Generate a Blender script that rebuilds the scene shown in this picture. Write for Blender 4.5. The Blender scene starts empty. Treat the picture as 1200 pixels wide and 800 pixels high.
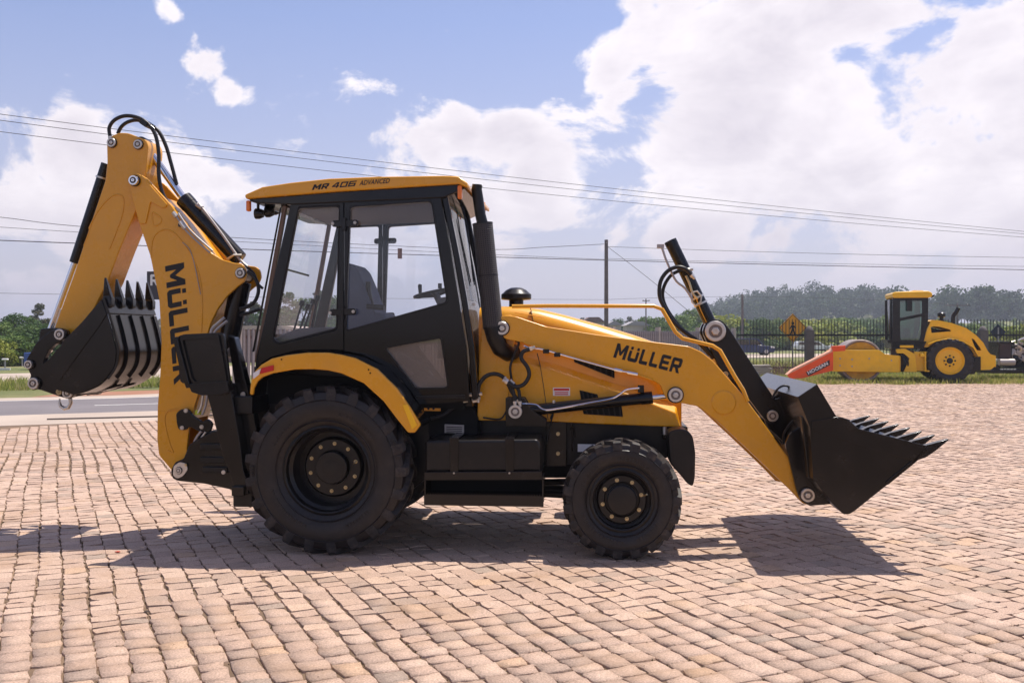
import bpy, bmesh, math, random
import numpy as np
from mathutils import Vector, Matrix
from mathutils.geometry import tessellate_polygon

random.seed(7); np.random.seed(7)
scene = bpy.context.scene
COL = scene.collection
rad = math.radians

# ------------------------------------------------------------------ camera
CAM_H = 1.72; FPX = 1166.7; HOR = 392.0
cam_d = bpy.data.cameras.new('camera'); cam = bpy.data.objects.new('camera', cam_d)
COL.objects.link(cam); scene.camera = cam
cam.location = (0, 0, CAM_H); cam.rotation_euler = (rad(90), 0, 0)
cam_d.sensor_width = 36.0; cam_d.lens = 35.0
cam_d.shift_y = -(400.0 - HOR) / 1200.0
cam_d.clip_start = 0.1; cam_d.clip_end = 6000

# ------------------------------------------------------------------ view, sun, sky
scene.view_settings.view_transform = 'Standard'
scene.view_settings.look = 'None'
scene.view_settings.exposure = 0.32
scene.view_settings.gamma = 1.0
scene.cycles.use_denoising = True
scene.cycles.max_bounces = 8
scene.cycles.transparent_max_bounces = 12
scene.cycles.volume_bounces = 0
SUN_DIR = Vector((0.30, 0.25, 1.0)).normalized()      # towards the sun
SUN_EL = math.asin(SUN_DIR.z); SUN_AZ = math.atan2(SUN_DIR.x, SUN_DIR.y)
sd = bpy.data.lights.new('sun', 'SUN'); sd.energy = 5.0; sd.angle = rad(0.53); sd.color = (1.0, 0.93, 0.84)
sun = bpy.data.objects.new('sun', sd); COL.objects.link(sun)
sun.rotation_euler = (-SUN_DIR).to_track_quat('-Z', 'Y').to_euler(); sun.location = (10, 10, 40)

world = bpy.data.worlds.new('World'); scene.world = world; world.use_nodes = True
wn = world.node_tree.nodes; wl = world.node_tree.links; wn.clear()
def WN(t, **kw):
    n = wn.new(t)
    for k, v in kw.items(): setattr(n, k, v)
    return n
def wmath(op, a, b=None, c=None, clamp=False):
    n = WN('ShaderNodeMath', operation=op); n.use_clamp = clamp
    for i, x in enumerate((a, b, c)):
        if x is None: continue
        if isinstance(x, (int, float)): n.inputs[i].default_value = x
        else: wl.new(x, n.inputs[i])
    return n.outputs[0]
def wmix(fac, a, b, bt='MIX'):
    n = WN('ShaderNodeMix', data_type='RGBA', blend_type=bt)
    for i, x in ((0, fac), (6, a), (7, b)):
        if isinstance(x, (int, float)): n.inputs[i].default_value = x
        elif isinstance(x, tuple): n.inputs[i].default_value = (*x, 1)
        else: wl.new(x, n.inputs[i])
    return n.outputs[2]
out = WN('ShaderNodeOutputWorld'); bg = WN('ShaderNodeBackground'); wl.new(bg.outputs[0], out.inputs[0])
bg.inputs[1].default_value = 0.080
sky = WN('ShaderNodeTexSky', sky_type='NISHITA', sun_disc=False, sun_elevation=SUN_EL, sun_rotation=SUN_AZ,
         air_density=1.0, dust_density=1.2, ozone_density=2.0, altitude=700)
tc = WN('ShaderNodeTexCoord'); D = tc.outputs['Generated']
sep = WN('ShaderNodeSeparateXYZ'); wl.new(D, sep.inputs[0])
# lilac tint of the hazy summer sky
skyc = wmix(1.0, sky.outputs[0], (1.70, 1.45, 1.56), 'MULTIPLY')
low = WN('ShaderNodeMapRange'); low.inputs[1].default_value = 0.0; low.inputs[2].default_value = 0.30
low.inputs[3].default_value = 0.75; low.inputs[4].default_value = 0.0; wl.new(sep.outputs[2], low.inputs[0])
skyc = wmix(low.outputs[0], skyc, (5.6, 5.0, 5.9))
def wnoise(scale, detail, rough, off=(0, 0, 0), sc=(1, 1, 1.7), dist=0.0):
    m = WN('ShaderNodeMapping'); m.inputs['Location'].default_value = off; m.inputs['Scale'].default_value = sc
    wl.new(D, m.inputs[0])
    n = WN('ShaderNodeTexNoise'); n.inputs['Scale'].default_value = scale; n.inputs['Detail'].default_value = detail
    n.inputs['Roughness'].default_value = rough; n.inputs['Distortion'].default_value = dist
    wl.new(m.outputs[0], n.inputs['Vector']); return n.outputs[0]
def pdir(px, py): return Vector(((px - 600) / FPX, 1.0, (HOR - py) / FPX)).normalized()
# cumulus banks: (px, py, radius px, weight)
BLOBS = [(95, 195, 62, .95), (20, 240, 62, .85), (120, 260, 90, .9), (200, 215, 55, .85), (240, 255, 70, .8), (90, 160, 34, .75), (30, 345, 110, .55), (243, 78, 36, .8), (262, 102, 30, .7), (228, 104, 22, .6), (236, 55, 18, .35), (280, 103, 25, .35),
         (195, 20, 20, .5), (520, 38, 20, .5), (490, 190, 75, .9), (535, 150, 45, .85), (600, 165, 60, .9), (640, 215, 90, .95), (470, 260, 110, .7), (680, 230, 110, .8), (560, 260, 120, .7),
         (720, 60, 75, .8), (780, 20, 110, .9), (880, 70, 120, .9), (860, 160, 130, .9), (1000, 60, 130, .85), (1060, 180, 90, .7), (980, 190, 130, 1.), (1130, 110, 150, .9), (1180, 20, 60, .5), (1150, 240, 140, .9), (1000, 290, 150, .6),
         (1350, 60, 260, .9), (820, -180, 260, .7), (-220, 200, 200, .7), (800, 230, 120, .7)]
acc = None
for (px, py, r, w) in BLOBS:
    c = pdir(px, py)
    dn = WN('ShaderNodeVectorMath', operation='DISTANCE'); dn.inputs[1].default_value = c; wl.new(D, dn.inputs[0])
    mr = WN('ShaderNodeMapRange', interpolation_type='SMOOTHSTEP'); wl.new(dn.outputs['Value'], mr.inputs[0])
    mr.inputs[1].default_value = r / FPX * 1.25; mr.inputs[2].default_value = r / FPX * 0.15
    mr.inputs[3].default_value = 0.0; mr.inputs[4].default_value = w
    acc = mr.outputs[0] if acc is None else wmath('MAXIMUM', acc, mr.outputs[0])
nz = wnoise(8.0, 12, 0.585, dist=0.3)
nbig = wnoise(2.2, 3, 0.5, (3.1, 0.4, 1.7))
# elsewhere round the horizon: loose cumulus fields of the same kind
behind = WN('ShaderNodeMapRange'); wl.new(sep.outputs[1], behind.inputs[0])
behind.inputs[1].default_value = 0.55; behind.inputs[2].default_value = 0.2; behind.inputs[3].default_value = 0; behind.inputs[4].default_value = 1
fld = wmath('MULTIPLY', behind.outputs[0], wmath('MULTIPLY_ADD', nbig, 2.4, -1.2))
acc = wmath('MAXIMUM', acc, fld)
den = wmath('ADD', wmath('MULTIPLY', acc, 0.85), wmath('MULTIPLY_ADD', nz, 2.9, -1.64))
dr = WN('ShaderNodeMapRange', interpolation_type='SMOOTHSTEP'); wl.new(den, dr.inputs[0])
dr.inputs[1].default_value = 0.12; dr.inputs[2].default_value = 0.38
dens = wmath('MULTIPLY', dr.outputs[0], 0.93)
# cloud body: sunlit heads and lilac grey bellies
sh = wnoise(6.0, 7, 0.55, (0.02, 0.0, -0.035), dist=0.2)
core = WN('ShaderNodeMapRange'); wl.new(wmath('ADD', wmath('MULTIPLY', den, 0.45), wmath('MULTIPLY', sh, -0.9)), core.inputs[0])
core.inputs[1].default_value = -0.40; core.inputs[2].default_value = 0.30
hz = WN('ShaderNodeMapRange'); wl.new(sep.outputs[2], hz.inputs[0]); hz.inputs[1].default_value = 0.0; hz.inputs[2].default_value = 0.13
ccol = wmix(core.outputs[0], (11.8, 11.0, 11.2), (6.6, 6.0, 6.8))
ccol = wmix(hz.outputs[0], (6.2, 5.5, 6.4), ccol)
final = wmix(dens, skyc, ccol)
wl.new(final, bg.inputs[0])

# ------------------------------------------------------------------ materials
MATS = {}
def mat(name, col, rough=0.5, metal=0.0, coat=0.0, vary=0.0, vscale=3.0, bump=0.0, bscale=40.0, dust=0.0, spec=0.36):
    if name in MATS: return MATS[name]
    m = bpy.data.materials.new(name); m.use_nodes = True; MATS[name] = m
    nt = m.node_tree; N = nt.nodes; Lk = nt.links; b = N['Principled BSDF']
    b.inputs['Base Color'].default_value = (*col, 1); b.inputs['Roughness'].default_value = rough
    b.inputs['Metallic'].default_value = metal; b.inputs['Coat Weight'].default_value = coat
    b.inputs['Coat Roughness'].default_value = 0.08; b.inputs['Specular IOR Level'].default_value = spec
    t = N.new('ShaderNodeTexCoord')
    if vary or dust:
        n = N.new('ShaderNodeTexNoise'); n.inputs['Scale'].default_value = vscale; n.inputs['Detail'].default_value = 6
        n.inputs['Roughness'].default_value = 0.6; Lk.new(t.outputs['Object'], n.inputs['Vector'])
        mx = N.new('ShaderNodeMix'); mx.data_type = 'RGBA'; mx.blend_type = 'MIX'
        k = 1 - vary; k2 = 1 + vary
        mx.inputs[6].default_value = (col[0]*k, col[1]*k, col[2]*k, 1); mx.inputs[7].default_value = (min(1, col[0]*k2), min(1, col[1]*k2), min(1, col[2]*k2), 1)
        r = N.new('ShaderNodeMapRange'); r.inputs[1].default_value = 0.3; r.inputs[2].default_value = 0.7
        Lk.new(n.outputs[0], r.inputs[0]); Lk.new(r.outputs[0], mx.inputs[0]); src = mx.outputs[2]
        if dust:
            n2 = N.new('ShaderNodeTexNoise'); n2.inputs['Scale'].default_value = vscale * 2.3; n2.inputs['Detail'].default_value = 8
            n2.inputs['Roughness'].default_value = 0.7; Lk.new(t.outputs['Object'], n2.inputs['Vector'])
            r2 = N.new('ShaderNodeMapRange'); r2.inputs[1].default_value = 0.48; r2.inputs[2].default_value = 0.75; r2.inputs[4].default_value = dust
            Lk.new(n2.outputs[0], r2.inputs[0])
            mx2 = N.new('ShaderNodeMix'); mx2.data_type = 'RGBA'; mx2.inputs[7].default_value = (0.30, 0.22, 0.16, 1)
            Lk.new(r2.outputs[0], mx2.inputs[0]); Lk.new(src, mx2.inputs[6]); src = mx2.outputs[2]
            rr = N.new('ShaderNodeMapRange'); rr.inputs[3].default_value = rough; rr.inputs[4].default_value = min(1, rough + 0.5)
            Lk.new(r2.outputs[0], rr.inputs[0]); Lk.new(rr.outputs[0], b.inputs['Roughness'])
        Lk.new(src, b.inputs['Base Color'])
    if bump:
        n = N.new('ShaderNodeTexNoise'); n.inputs['Scale'].default_value = bscale; n.inputs['Detail'].default_value = 4
        Lk.new(t.outputs['Object'], n.inputs['Vector'])
        bp = N.new('ShaderNodeBump'); bp.inputs['Strength'].default_value = bump; bp.inputs['Distance'].default_value = 0.01
        Lk.new(n.outputs[0], bp.inputs['Height']); Lk.new(bp.outputs[0], b.inputs['Normal'])
    return m

YEL = mat('yellow_paint', (0.76, 0.345, 0.012), 0.27, coat=0.35, vary=0.07, vscale=1.6, bump=0.035, bscale=9, dust=0.13)
YEL2 = mat('roller_yellow_paint', (0.90, 0.50, 0.010), 0.36, coat=0.2, vary=0.06, dust=0.15)
BLK = mat('black_paint', (0.006, 0.0045, 0.004), 0.20, vary=0.15, bump=0.03, bscale=7, dust=0.05, spec=0.40)
CABP = mat('cab_black_paint', (0.005, 0.004, 0.0045), 0.10, vary=0.1, bump=0.012, bscale=4, dust=0.0, spec=0.36)
SATIN = mat('satin_black', (0.007, 0.0055, 0.005), 0.32, vary=0.2, bump=0.03, bscale=30, dust=0.04, spec=0.34)
TREAD = mat('dusty_sunlit_tread', (0.022, 0.019, 0.018), 0.62, vary=0.35, vscale=9, bump=0.2, bscale=50, dust=0.22)  # lugs paler than the rubber: dust, and sun on them put into the colour
RUB = mat('tyre_rubber', (0.012, 0.009, 0.0085), 0.44, vary=0.25, vscale=5, bump=0.10, bscale=60, dust=0.07, spec=0.40)
HOSE = mat('hose_rubber', (0.015, 0.014, 0.014), 0.42)
CHR = mat('chrome', (0.75, 0.75, 0.77), 0.12, metal=1.0)
ZINC = mat('zinc', (0.62, 0.58, 0.52), 0.38, metal=0.85, vary=0.15, vscale=20)
DZINC = mat('dark_zinc', (0.22, 0.19, 0.17), 0.45, metal=0.7)
STEEL = mat('steel_grey', (0.40, 0.37, 0.35), 0.45, metal=0.3)
BRASS = mat('brass_zinc', (0.62, 0.50, 0.28), 0.35, metal=0.8)
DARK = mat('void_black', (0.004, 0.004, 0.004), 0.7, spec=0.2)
ORANGE = mat('amber_lens', (0.85, 0.20, 0.01), 0.2, coat=0.4)
RED = mat('red_lens', (0.55, 0.012, 0.015), 0.2, coat=0.4)
WHITE = mat('white_sticker', (0.78, 0.76, 0.74), 0.4)
INK = mat('black_ink', (0.012, 0.011, 0.011), 0.4)
SEATG = mat('seat_cloth', (0.13, 0.15, 0.21), 0.85, vary=0.1, bump=0.1)
PLGREY = mat('interior_plastic', (0.16, 0.15, 0.15), 0.6)
ROOFIN = mat('headliner', (0.20, 0.18, 0.18), 0.85)
ORP = mat('orange_paint', (0.80, 0.09, 0.010), 0.45, vary=0.12, dust=0.2)
CONC = mat('concrete', (0.38, 0.34, 0.30), 0.85, vary=0.18, vscale=3, bump=0.2, bscale=20)
FENCEM = mat('fence_black', (0.012, 0.013, 0.016), 0.5)
def glass(name, tint, refl, rough=0.02, haze=0.0):
    m = bpy.data.materials.new(name); m.use_nodes = True; nt = m.node_tree; N = nt.nodes; Lk = nt.links; N.clear()
    o = N.new('ShaderNodeOutputMaterial'); tr = N.new('ShaderNodeBsdfTransparent'); gl = N.new('ShaderNodeBsdfGlossy')
    mx = N.new('ShaderNodeMixShader'); fr = N.new('ShaderNodeFresnel'); fr.inputs[0].default_value = 1.5
    ad = N.new('ShaderNodeMath'); ad.operation = 'ADD'; ad.use_clamp = True; ad.inputs[1].default_value = refl
    tr.inputs[0].default_value = (*tint, 1); gl.inputs[1].default_value = rough
    Lk.new(fr.outputs[0], ad.inputs[0]); Lk.new(ad.outputs[0], mx.inputs[0]); Lk.new(tr.outputs[0], mx.inputs[1]); Lk.new(gl.outputs[0], mx.inputs[2])
    last = mx.outputs[0]
    if haze:
        df = N.new('ShaderNodeBsdfDiffuse'); df.inputs[0].default_value = (0.5, 0.44, 0.4, 1); m2 = N.new('ShaderNodeMixShader')
        n = N.new('ShaderNodeTexNoise'); n.inputs['Scale'].default_value = 6; n.inputs['Detail'].default_value = 8
        r = N.new('ShaderNodeMapRange'); r.inputs[3].default_value = haze * 0.5; r.inputs[4].default_value = haze * 1.5
        Lk.new(n.outputs[0], r.inputs[0]); Lk.new(r.outputs[0], m2.inputs[0]); Lk.new(last, m2.inputs[1]); Lk.new(df.outputs[0], m2.inputs[2]); last = m2.outputs[0]
    Lk.new(last, o.inputs[0]); MATS[name] = m; return m
GLASS = glass('cab_glass', (0.975, 0.985, 1.0), 0.0, haze=0.002)
GLASS_GROUND = glass('ground_light_glass', (0.82, 0.78, 0.76), 0.07, haze=0.20)  # brown film stands in for sunlit ground showing in the lower panes
GLASSG = glass('green_glass', (0.45, 0.68, 0.62), 0.12)
GLASSC = glass('car_glass', (0.1, 0.12, 0.14), 0.15)
def perf_mat():
    m = mat('perforated_black', (0.014, 0.012, 0.012), 0.4); nt = m.node_tree; N = nt.nodes; Lk = nt.links; b = N['Principled BSDF']
    t = N.new('ShaderNodeUVMap'); v = N.new('ShaderNodeTexVoronoi'); v.inputs['Scale'].default_value = 1.0; v.inputs['Randomness'].default_value = 0.0
    Lk.new(t.outputs[0], v.inputs['Vector'])
    r = N.new('ShaderNodeMapRange'); r.inputs[1].default_value = 0.24; r.inputs[2].default_value = 0.34
    Lk.new(v.outputs['Distance'], r.inputs[0])
    mx = N.new('ShaderNodeMix'); mx.data_type = 'RGBA'; mx.inputs[6].default_value = (0.001, 0.001, 0.001, 1); mx.inputs[7].default_value = (0.055, 0.048, 0.046, 1)
    Lk.new(r.outputs[0], mx.inputs[0]); Lk.new(mx.outputs[2], b.inputs['Base Color'])
    bp = N.new('ShaderNodeBump'); bp.inputs['Strength'].default_value = 0.8; bp.inputs['Distance'].default_value = 0.004
    Lk.new(r.outputs[0], bp.inputs['Height']); Lk.new(bp.outputs[0], b.inputs['Normal']); return m
PERF = perf_mat()

# ------------------------------------------------------------------ mesh helpers
class MB:
    def __init__(s): s.v = []; s.f = []
    def add(s, vs, fs):
        k = len(s.v); s.v += [tuple(map(float, p)) for p in vs]; s.f += [tuple(i + k for i in f) for f in fs]; return s
    def prism(s, poly, y0, y1, holes=()):
        """(x,z) outline pushed along y"""
        loops = [list(poly)] + [list(h) for h in holes]; base = []
        for lp in loops: base += lp
        n = len(base); vs = [(x, y0, z) for x, z in base] + [(x, y1, z) for x, z in base]; fs = []
        if holes:
            tri = tessellate_polygon([[Vector((x, z, 0)) for x, z in lp] for lp in loops])
            fs += [tuple(t) for t in tri] + [tuple(i + n for i in reversed(t)) for t in tri]
        else:
            fs += [tuple(range(n)), tuple(range(2 * n - 1, n - 1, -1))]
        k = 0
        for lp in loops:
            m = len(lp)
            for i in range(m):
                a, b = k + i, k + (i + 1) % m; fs.append((a, b, b + n, a + n))
            k += m
        return s.add(vs, fs)
    def loft(s, secs, closed=True, caps=True):
        m = len(secs[0]); vs = [p for sc in secs for p in sc]; fs = []
        for j in range(len(secs) - 1):
            for i in range(m if closed else m - 1):
                a = j * m + i; b = j * m + (i + 1) % m; fs.append((a, b, b + m, a + m))
        if caps: fs += [tuple(range(m)), tuple((len(secs) - 1) * m + i for i in reversed(range(m)))]
        return s.add(vs, fs)
    def tube(s, pts, r, n=8, smooth=0):
        pts = [Vector(p) for p in pts]
        if smooth:
            o = []
            q = [pts[0]] + pts + [pts[-1]]
            for i in range(1, len(q) - 2):
                for t in np.linspace(0, 1, smooth, endpoint=False):
                    p0, p1, p2, p3 = q[i-1], q[i], q[i+1], q[i+2]
                    o.append(0.5 * ((2*p1) + (-p0+p2)*t + (2*p0-5*p1+4*p2-p3)*t*t + (-p0+3*p1-3*p2+p3)*t**3))
            pts = o + [pts[-1]]
        rr = r if isinstance(r, (list, tuple)) else [r] * len(pts)
        secs = []; up = None
        for i, p in enumerate(pts):
            d = (pts[min(i+1, len(pts)-1)] - pts[max(i-1, 0)]).normalized()
            if up is None: up = d.orthogonal().normalized()
            up = (up - d * up.dot(d)).normalized(); w = d.cross(up)
            secs.append([p + (up * math.cos(a) + w * math.sin(a)) * rr[i] for a in [2*math.pi*k/n for k in range(n)]])
        return s.loft(secs)
    def cyl(s, p0, p1, r, n=16, r1=None): return s.tube([p0, p1], [r, r if r1 is None else r1], n)
    def box(s, c, sz, R=None):
        hx, hy, hz_ = sz[0]/2, sz[1]/2, sz[2]/2; vs = []
        for dx in (-1, 1):
            for dy in (-1, 1):
                for dz in (-1, 1):
                    p = Vector((dx*hx, dy*hy, dz*hz_))
                    if R is not None: p = R @ p
                    vs.append(p + Vector(c))
        return s.add(vs, [(0,1,3,2),(4,6,7,5),(0,4,5,1),(2,3,7,6),(0,2,6,4),(1,5,7,3)])
    def lathe(s, prof, c, n=32, axis='y', caps=True):
        """prof of (r, t) turned round an axis through c"""
        secs = []; c = Vector(c)
        for (r, t) in prof:
            ring = []
            for k in range(n):
                a = 2*math.pi*k/n
                if axis == 'y': ring.append(c + Vector((r*math.cos(a), t, r*math.sin(a))))
                elif axis == 'z': ring.append(c + Vector((r*math.cos(a), r*math.sin(a), t)))
                else: ring.append(c + Vector((t, r*math.cos(a), r*math.sin(a))))
            secs.append(ring)
        return s.loft(secs, caps=caps)
    def mesh(s, name, material, recalc=True, angle=35):
        me = bpy.data.meshes.new(name); me.from_pydata(s.v, [], s.f); 
        if recalc:
            bm = bmesh.new(); bm.from_mesh(me); bmesh.ops.remove_doubles(bm, verts=bm.verts, dist=1e-6)
            bmesh.ops.recalc_face_normals(bm, faces=bm.faces); bm.to_mesh(me); bm.free()
        me.materials.append(material)
        me.polygons.foreach_set('use_smooth', [True] * len(me.polygons)); me.set_sharp_from_angle(angle=rad(angle))
        return me
    def build(s, name, material, parent=None, bevel=0, angle=35, recalc=True, seg=2):
        o = bpy.data.objects.new(name, s.mesh(name, material, recalc, angle)); COL.objects.link(o)
        if parent: o.parent = parent
        if bevel:
            b = o.modifiers.new('bevel', 'BEVEL'); b.width = bevel; b.segments = seg; b.limit_method = 'ANGLE'; b.angle_limit = rad(40)
            b.use_clamp_overlap = True; b.harden_normals = True
        return o
def tag(o, label=None, cat=None, group=None, kind=None):
    if label: o['label'] = label
    if cat: o['category'] = cat
    if group: o['group'] = group
    if kind: o['kind'] = kind
    return o
def thing(name, label, cat, loc=(0,0,0), rz=0, group=None):
    o = bpy.data.objects.new(name, None); COL.objects.link(o); o.location = loc; o.rotation_euler.z = rz
    o.empty_display_size = 0.1
    return tag(o, label, cat, group)
KIDS = {}
def copy_tree(o, parent=None):
    c = o.copy(); COL.objects.link(c)
    if parent: c.parent = parent
    for ch in [x for x in bpy.data.objects if x.parent == o]: copy_tree(ch, c)
    return c
def fillet(pts, r, n=4):
    o = []; m = len(pts)
    for i in range(m):
        p = Vector(pts[i]); a = Vector(pts[i-1]); b = Vector(pts[(i+1) % m])
        rr = r[i] if isinstance(r, (list, tuple)) else r
        da, db = a - p, b - p; k = min(rr, da.length * 0.45, db.length * 0.45)
        if k < 1e-5: o.append(tuple(p)); continue
        s0 = p + da.normalized() * k; s1 = p + db.normalized() * k
        for j in range(n + 1):
            t = j / n; o.append(tuple((1-t)**2 * s0 + 2*t*(1-t) * p + t*t * s1))
    return o
def disc_poly(cx, cz, r, n=20): return [(cx + r*math.cos(2*math.pi*k/n), cz + r*math.sin(2*math.pi*k/n)) for k in range(n)]

# letter shapes, each (outline, hole...) on a unit cap height
def R4(x0, y0, x1, y1): return [(x0, y0), (x1, y0), (x1, y1), (x0, y1)]
GL = {
 'M': (1.12, [[[(0,0),(0,1),(.27,1),(.56,.5),(.85,1),(1.12,1),(1.12,0),(.84,0),(.84,.58),(.63,.22),(.49,.22),(.28,.58),(.28,0)]]]),
 'U': (.92, [[[(0,.12),(0,.72),(.25,.72),(.25,.24),(.67,.24),(.67,.72),(.92,.72),(.92,.12),(.8,0),(.12,0)]], [R4(.06,.8,.28,1)], [R4(.64,.8,.86,1)]]),
 'L': (.78, [[[(0,.1),(0,1),(.25,1),(.25,.24),(.78,.24),(.78,0),(.1,0)]]]),
 'E': (.86, [[[(0,.1),(0,.9),(.1,1),(.86,1),(.86,.78),(.25,.78),(.25,.61),(.8,.61),(.8,.39),(.25,.39),(.25,.22),(.86,.22),(.86,0),(.1,0)]]]),
 '4': (.98, [[[(.62,0),(.62,.2),(0,.2),(0,.38),(.5,1),(.84,1),(.84,.38),(.98,.38),(.98,.2),(.84,.2),(.84,0)], [(.26,.38),(.62,.38),(.62,.80),(.58,.80)]]]),
 '0': (1.0, [[R4(0,0,1.0,1), R4(.2,.2,.8,.8)]]),
 '6': (1.0, [[[(0,0),(0,1),(1.0,1),(1.0,.82),(.2,.82),(.2,.6),(1.0,.6),(1.0,0)], R4(.2,.19,.8,.42)]]),
 'R': (.94, [[[(0,0),(0,.9),(.1,1),(.82,1),(.94,.88),(.94,.48),(.82,.36),(.7,.34),(.94,0),(.65,0),(.44,.32),(.25,.32),(.25,0)], R4(.25,.55,.68,.78)]]),
}
def lettering(name, text, O, U, V, y, parent, material=INK, gap=.17, th=0.002, label=None):
    """text on the plane y, from O=(x,z) with unit vectors U (reading) and V (up) scaled to the cap height"""
    mb = MB(); cur = 0
    for ch in text:
        if ch == ' ': cur += .4; continue
        w, polys = GL[ch]
        for lp in polys:
            T = [[(O[0] + U[0]*(cur+a) + V[0]*b, O[1] + U[1]*(cur+a) + V[1]*b) for a, b in l] for l in lp]
            mb.prism(T[0], y, y - th, T[1:])
        cur += w + gap
    o = mb.build(name, material, parent, angle=30)
    if label: o['label'] = label
    return o
def text_mesh(name, text, size, material, parent, M4, bold=0.0, shear=0.0, th=0.0008, label=None, width=None):
    cu = bpy.data.curves.new(name, 'FONT'); cu.body = text; cu.size = size; cu.offset = bold * size; cu.shear = shear; cu.extrude = th; cu.resolution_u = 2
    tmp = bpy.data.objects.new('tmp', cu); COL.objects.link(tmp)
    me = bpy.data.meshes.new_from_object(tmp, depsgraph=bpy.context.evaluated_depsgraph_get())
    bpy.data.objects.remove(tmp); bpy.data.curves.remove(cu)
    if width:
        xs = [v.co.x for v in me.vertices]; k = width / (max(xs) - min(xs))
        for v in me.vertices: v.co.x = (v.co.x - min(xs)) * k
    me.materials.clear(); me.materials.append(material)
    me.transform(M4); me.name = name
    o = bpy.data.objects.new(name, me); COL.objects.link(o); o.parent = parent
    if label: o['label'] = label
    return o
# local frame whose text plane faces -y (towards the camera side)
FACE = Matrix.Rotation(rad(90), 4, 'X')
def W(px, py, d): return Vector(((px - 600) * d / FPX, d, CAM_H + (HOR - py) * d / FPX))
# ================================================================== THE BACKHOE LOADER
TH = rad(5.0); M0 = (-1.356, 8.866); CT, ST = math.cos(TH), math.sin(TH)
BH = thing('backhoe_loader', 'yellow and black backhoe loader with raised digger arm parked on the cobbles', 'backhoe loader', (M0[0], M0[1], 0), -TH)
def P(px, py, c):
    """photo position -> (x, z) on the machine's own lengthwise plane y=c"""
    a = (px - 600) / FPX
    t = (c + M0[0]*ST + M0[1]*CT) / (a*ST + CT)
    wx, wy = a*t - M0[0], t - M0[1]
    return (wx*CT - wy*ST, CAM_H + (HOR - py) * t / FPX)
def PP(pts, c): return [P(x, y, c) for x, y in pts]
def Q(px, py, c): x, z = P(px, py, c); return Vector((x, c, z))
def part(mb, name, m, parent=BH, bevel=0.006, angle=35, label=None, seg=2):
    o = mb.build(name, m, parent, bevel=bevel, angle=angle, seg=seg)
    if label: o['label'] = label
    return o
def strip(pts, th):
    """thin plate outline along an open polyline (x,z), thickness to the left"""
    pts = [Vector(p) for p in pts]; off = []
    for i, p in enumerate(pts):
        d = (pts[min(i+1, len(pts)-1)] - pts[max(i-1, 0)]).normalized(); off.append(p + Vector((-d.y, d.x)) * th)
    return [tuple(p) for p in pts] + [tuple(p) for p in reversed(off)]
def pin(px, py, c, r, parent=BH, depth=0.03, m=ZINC):
    x, z = P(px, py, c); s = -1 if c < 0 else 1; d = s*depth
    o = MB().lathe([(r, 0), (r, d*.85), (r*.93, d), (r*.66, d), (r*.62, d*.55)], (x, c, z), 24, caps=False).build('pin', m, parent, angle=30)
    q = o if parent is BH else parent
    if r > .02:
        MB().lathe([(r*.64, d*.35), (r*.64, d*.6), (r*.30, d*.6)], (x, c, z), 20, caps=False).build('pin_recess', DZINC, q, angle=30)
        MB().lathe([(r*.40, d*.5), (r*.40, d*1.05), (r*.34, d*1.15), (r*.14, d*1.15), (r*.12, d*.9), (.001, d*.9)], (x, c, z), 6 if r > .03 else 16).build('pin_bolt', m, q, angle=20)
        MB().lathe([(r*1.14, 0), (r*1.14, d*.3), (r*.97, d*.32)], (x, c, z), 24).build('pin_collar', BLK, q, angle=30)
    else:
        MB().lathe([(r*.7, d*.5), (r*.5, d*1.1), (.001, d*1.1)], (x, c, z), 8).build('pin_head', m, q, angle=30)
    return o
def bolts(cx, cy, cz, R, n, r, depth, parent, m=BRASS, a0=0.0, s=-1):
    me = None
    for k in range(n):
        a = a0 + 2*math.pi*k/n; mb = MB()
        if me is None:
            mb.lathe([(r*1.5, 0), (r*1.5, s*.004), (r, s*.004), (r, s*depth*.8), (r*.6, s*depth), (.0005, s*depth)], (0, 0, 0), 8)
            me = mb.mesh('bolt', m, angle=25)
        o = bpy.data.objects.new('bolt', me); COL.objects.link(o); o.parent = parent
        o.location = (cx + R*math.cos(a), cy, cz + R*math.sin(a))

# ---------------------------------------------------------------- wheels
def tyre_mb(R, w, rr, lh, n, bw, tilt):
    h = w/2; mb = MB()
    prof = [(rr, -h*.72), (rr+.012, -h*.80), (rr+.03, -h*.86), (rr+(R-rr)*.35, -h*.985), (rr+(R-rr)*.55, -h*1.0), (R-lh*2.0, -h*.955), (R-lh*1.3, -h*.90), (R-lh*1.02, -h*.80), (R-lh*.95, -h*.4), (R-lh*.9, 0)]
    full = prof + [(r, -t) for r, t in reversed(prof[:-1])]
    mb.lathe(full, (0, 0, 0), 72, caps=False)
    lug = MB()
    for s in (-1, 1):
        for k in range(n):
            a0 = 2*math.pi*(k + (.5 if s > 0 else 0))/n
            secs = []
            for (yy, rin, rout, da, wf) in ((.50, R-lh*3.0, R-lh*1.9, 0, 1.0), (.485, R-lh*1.6, R-lh*.55, 0, 1.0), (.44, R-lh*1.3, R-.004, tilt*.05, 1.0), (.26, R-lh*1.2, R, tilt*.55, .9), (.16, R-lh*1.2, R, tilt*.75, .9), (-.03, R-lh*1.2, R-.002, tilt, .8)):
                b = bw*wf/R/2; q = []
                for (r, aa) in ((rin, -b*1.25), (rin, b*1.25), (rout, b*.9), (rout, -b*.9)):
                    a = a0 + da + aa; q.append((r*math.cos(a), s*w*yy, r*math.sin(a)))
                secs.append(q)
            lug.loft(secs)
    return mb, lug
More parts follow.
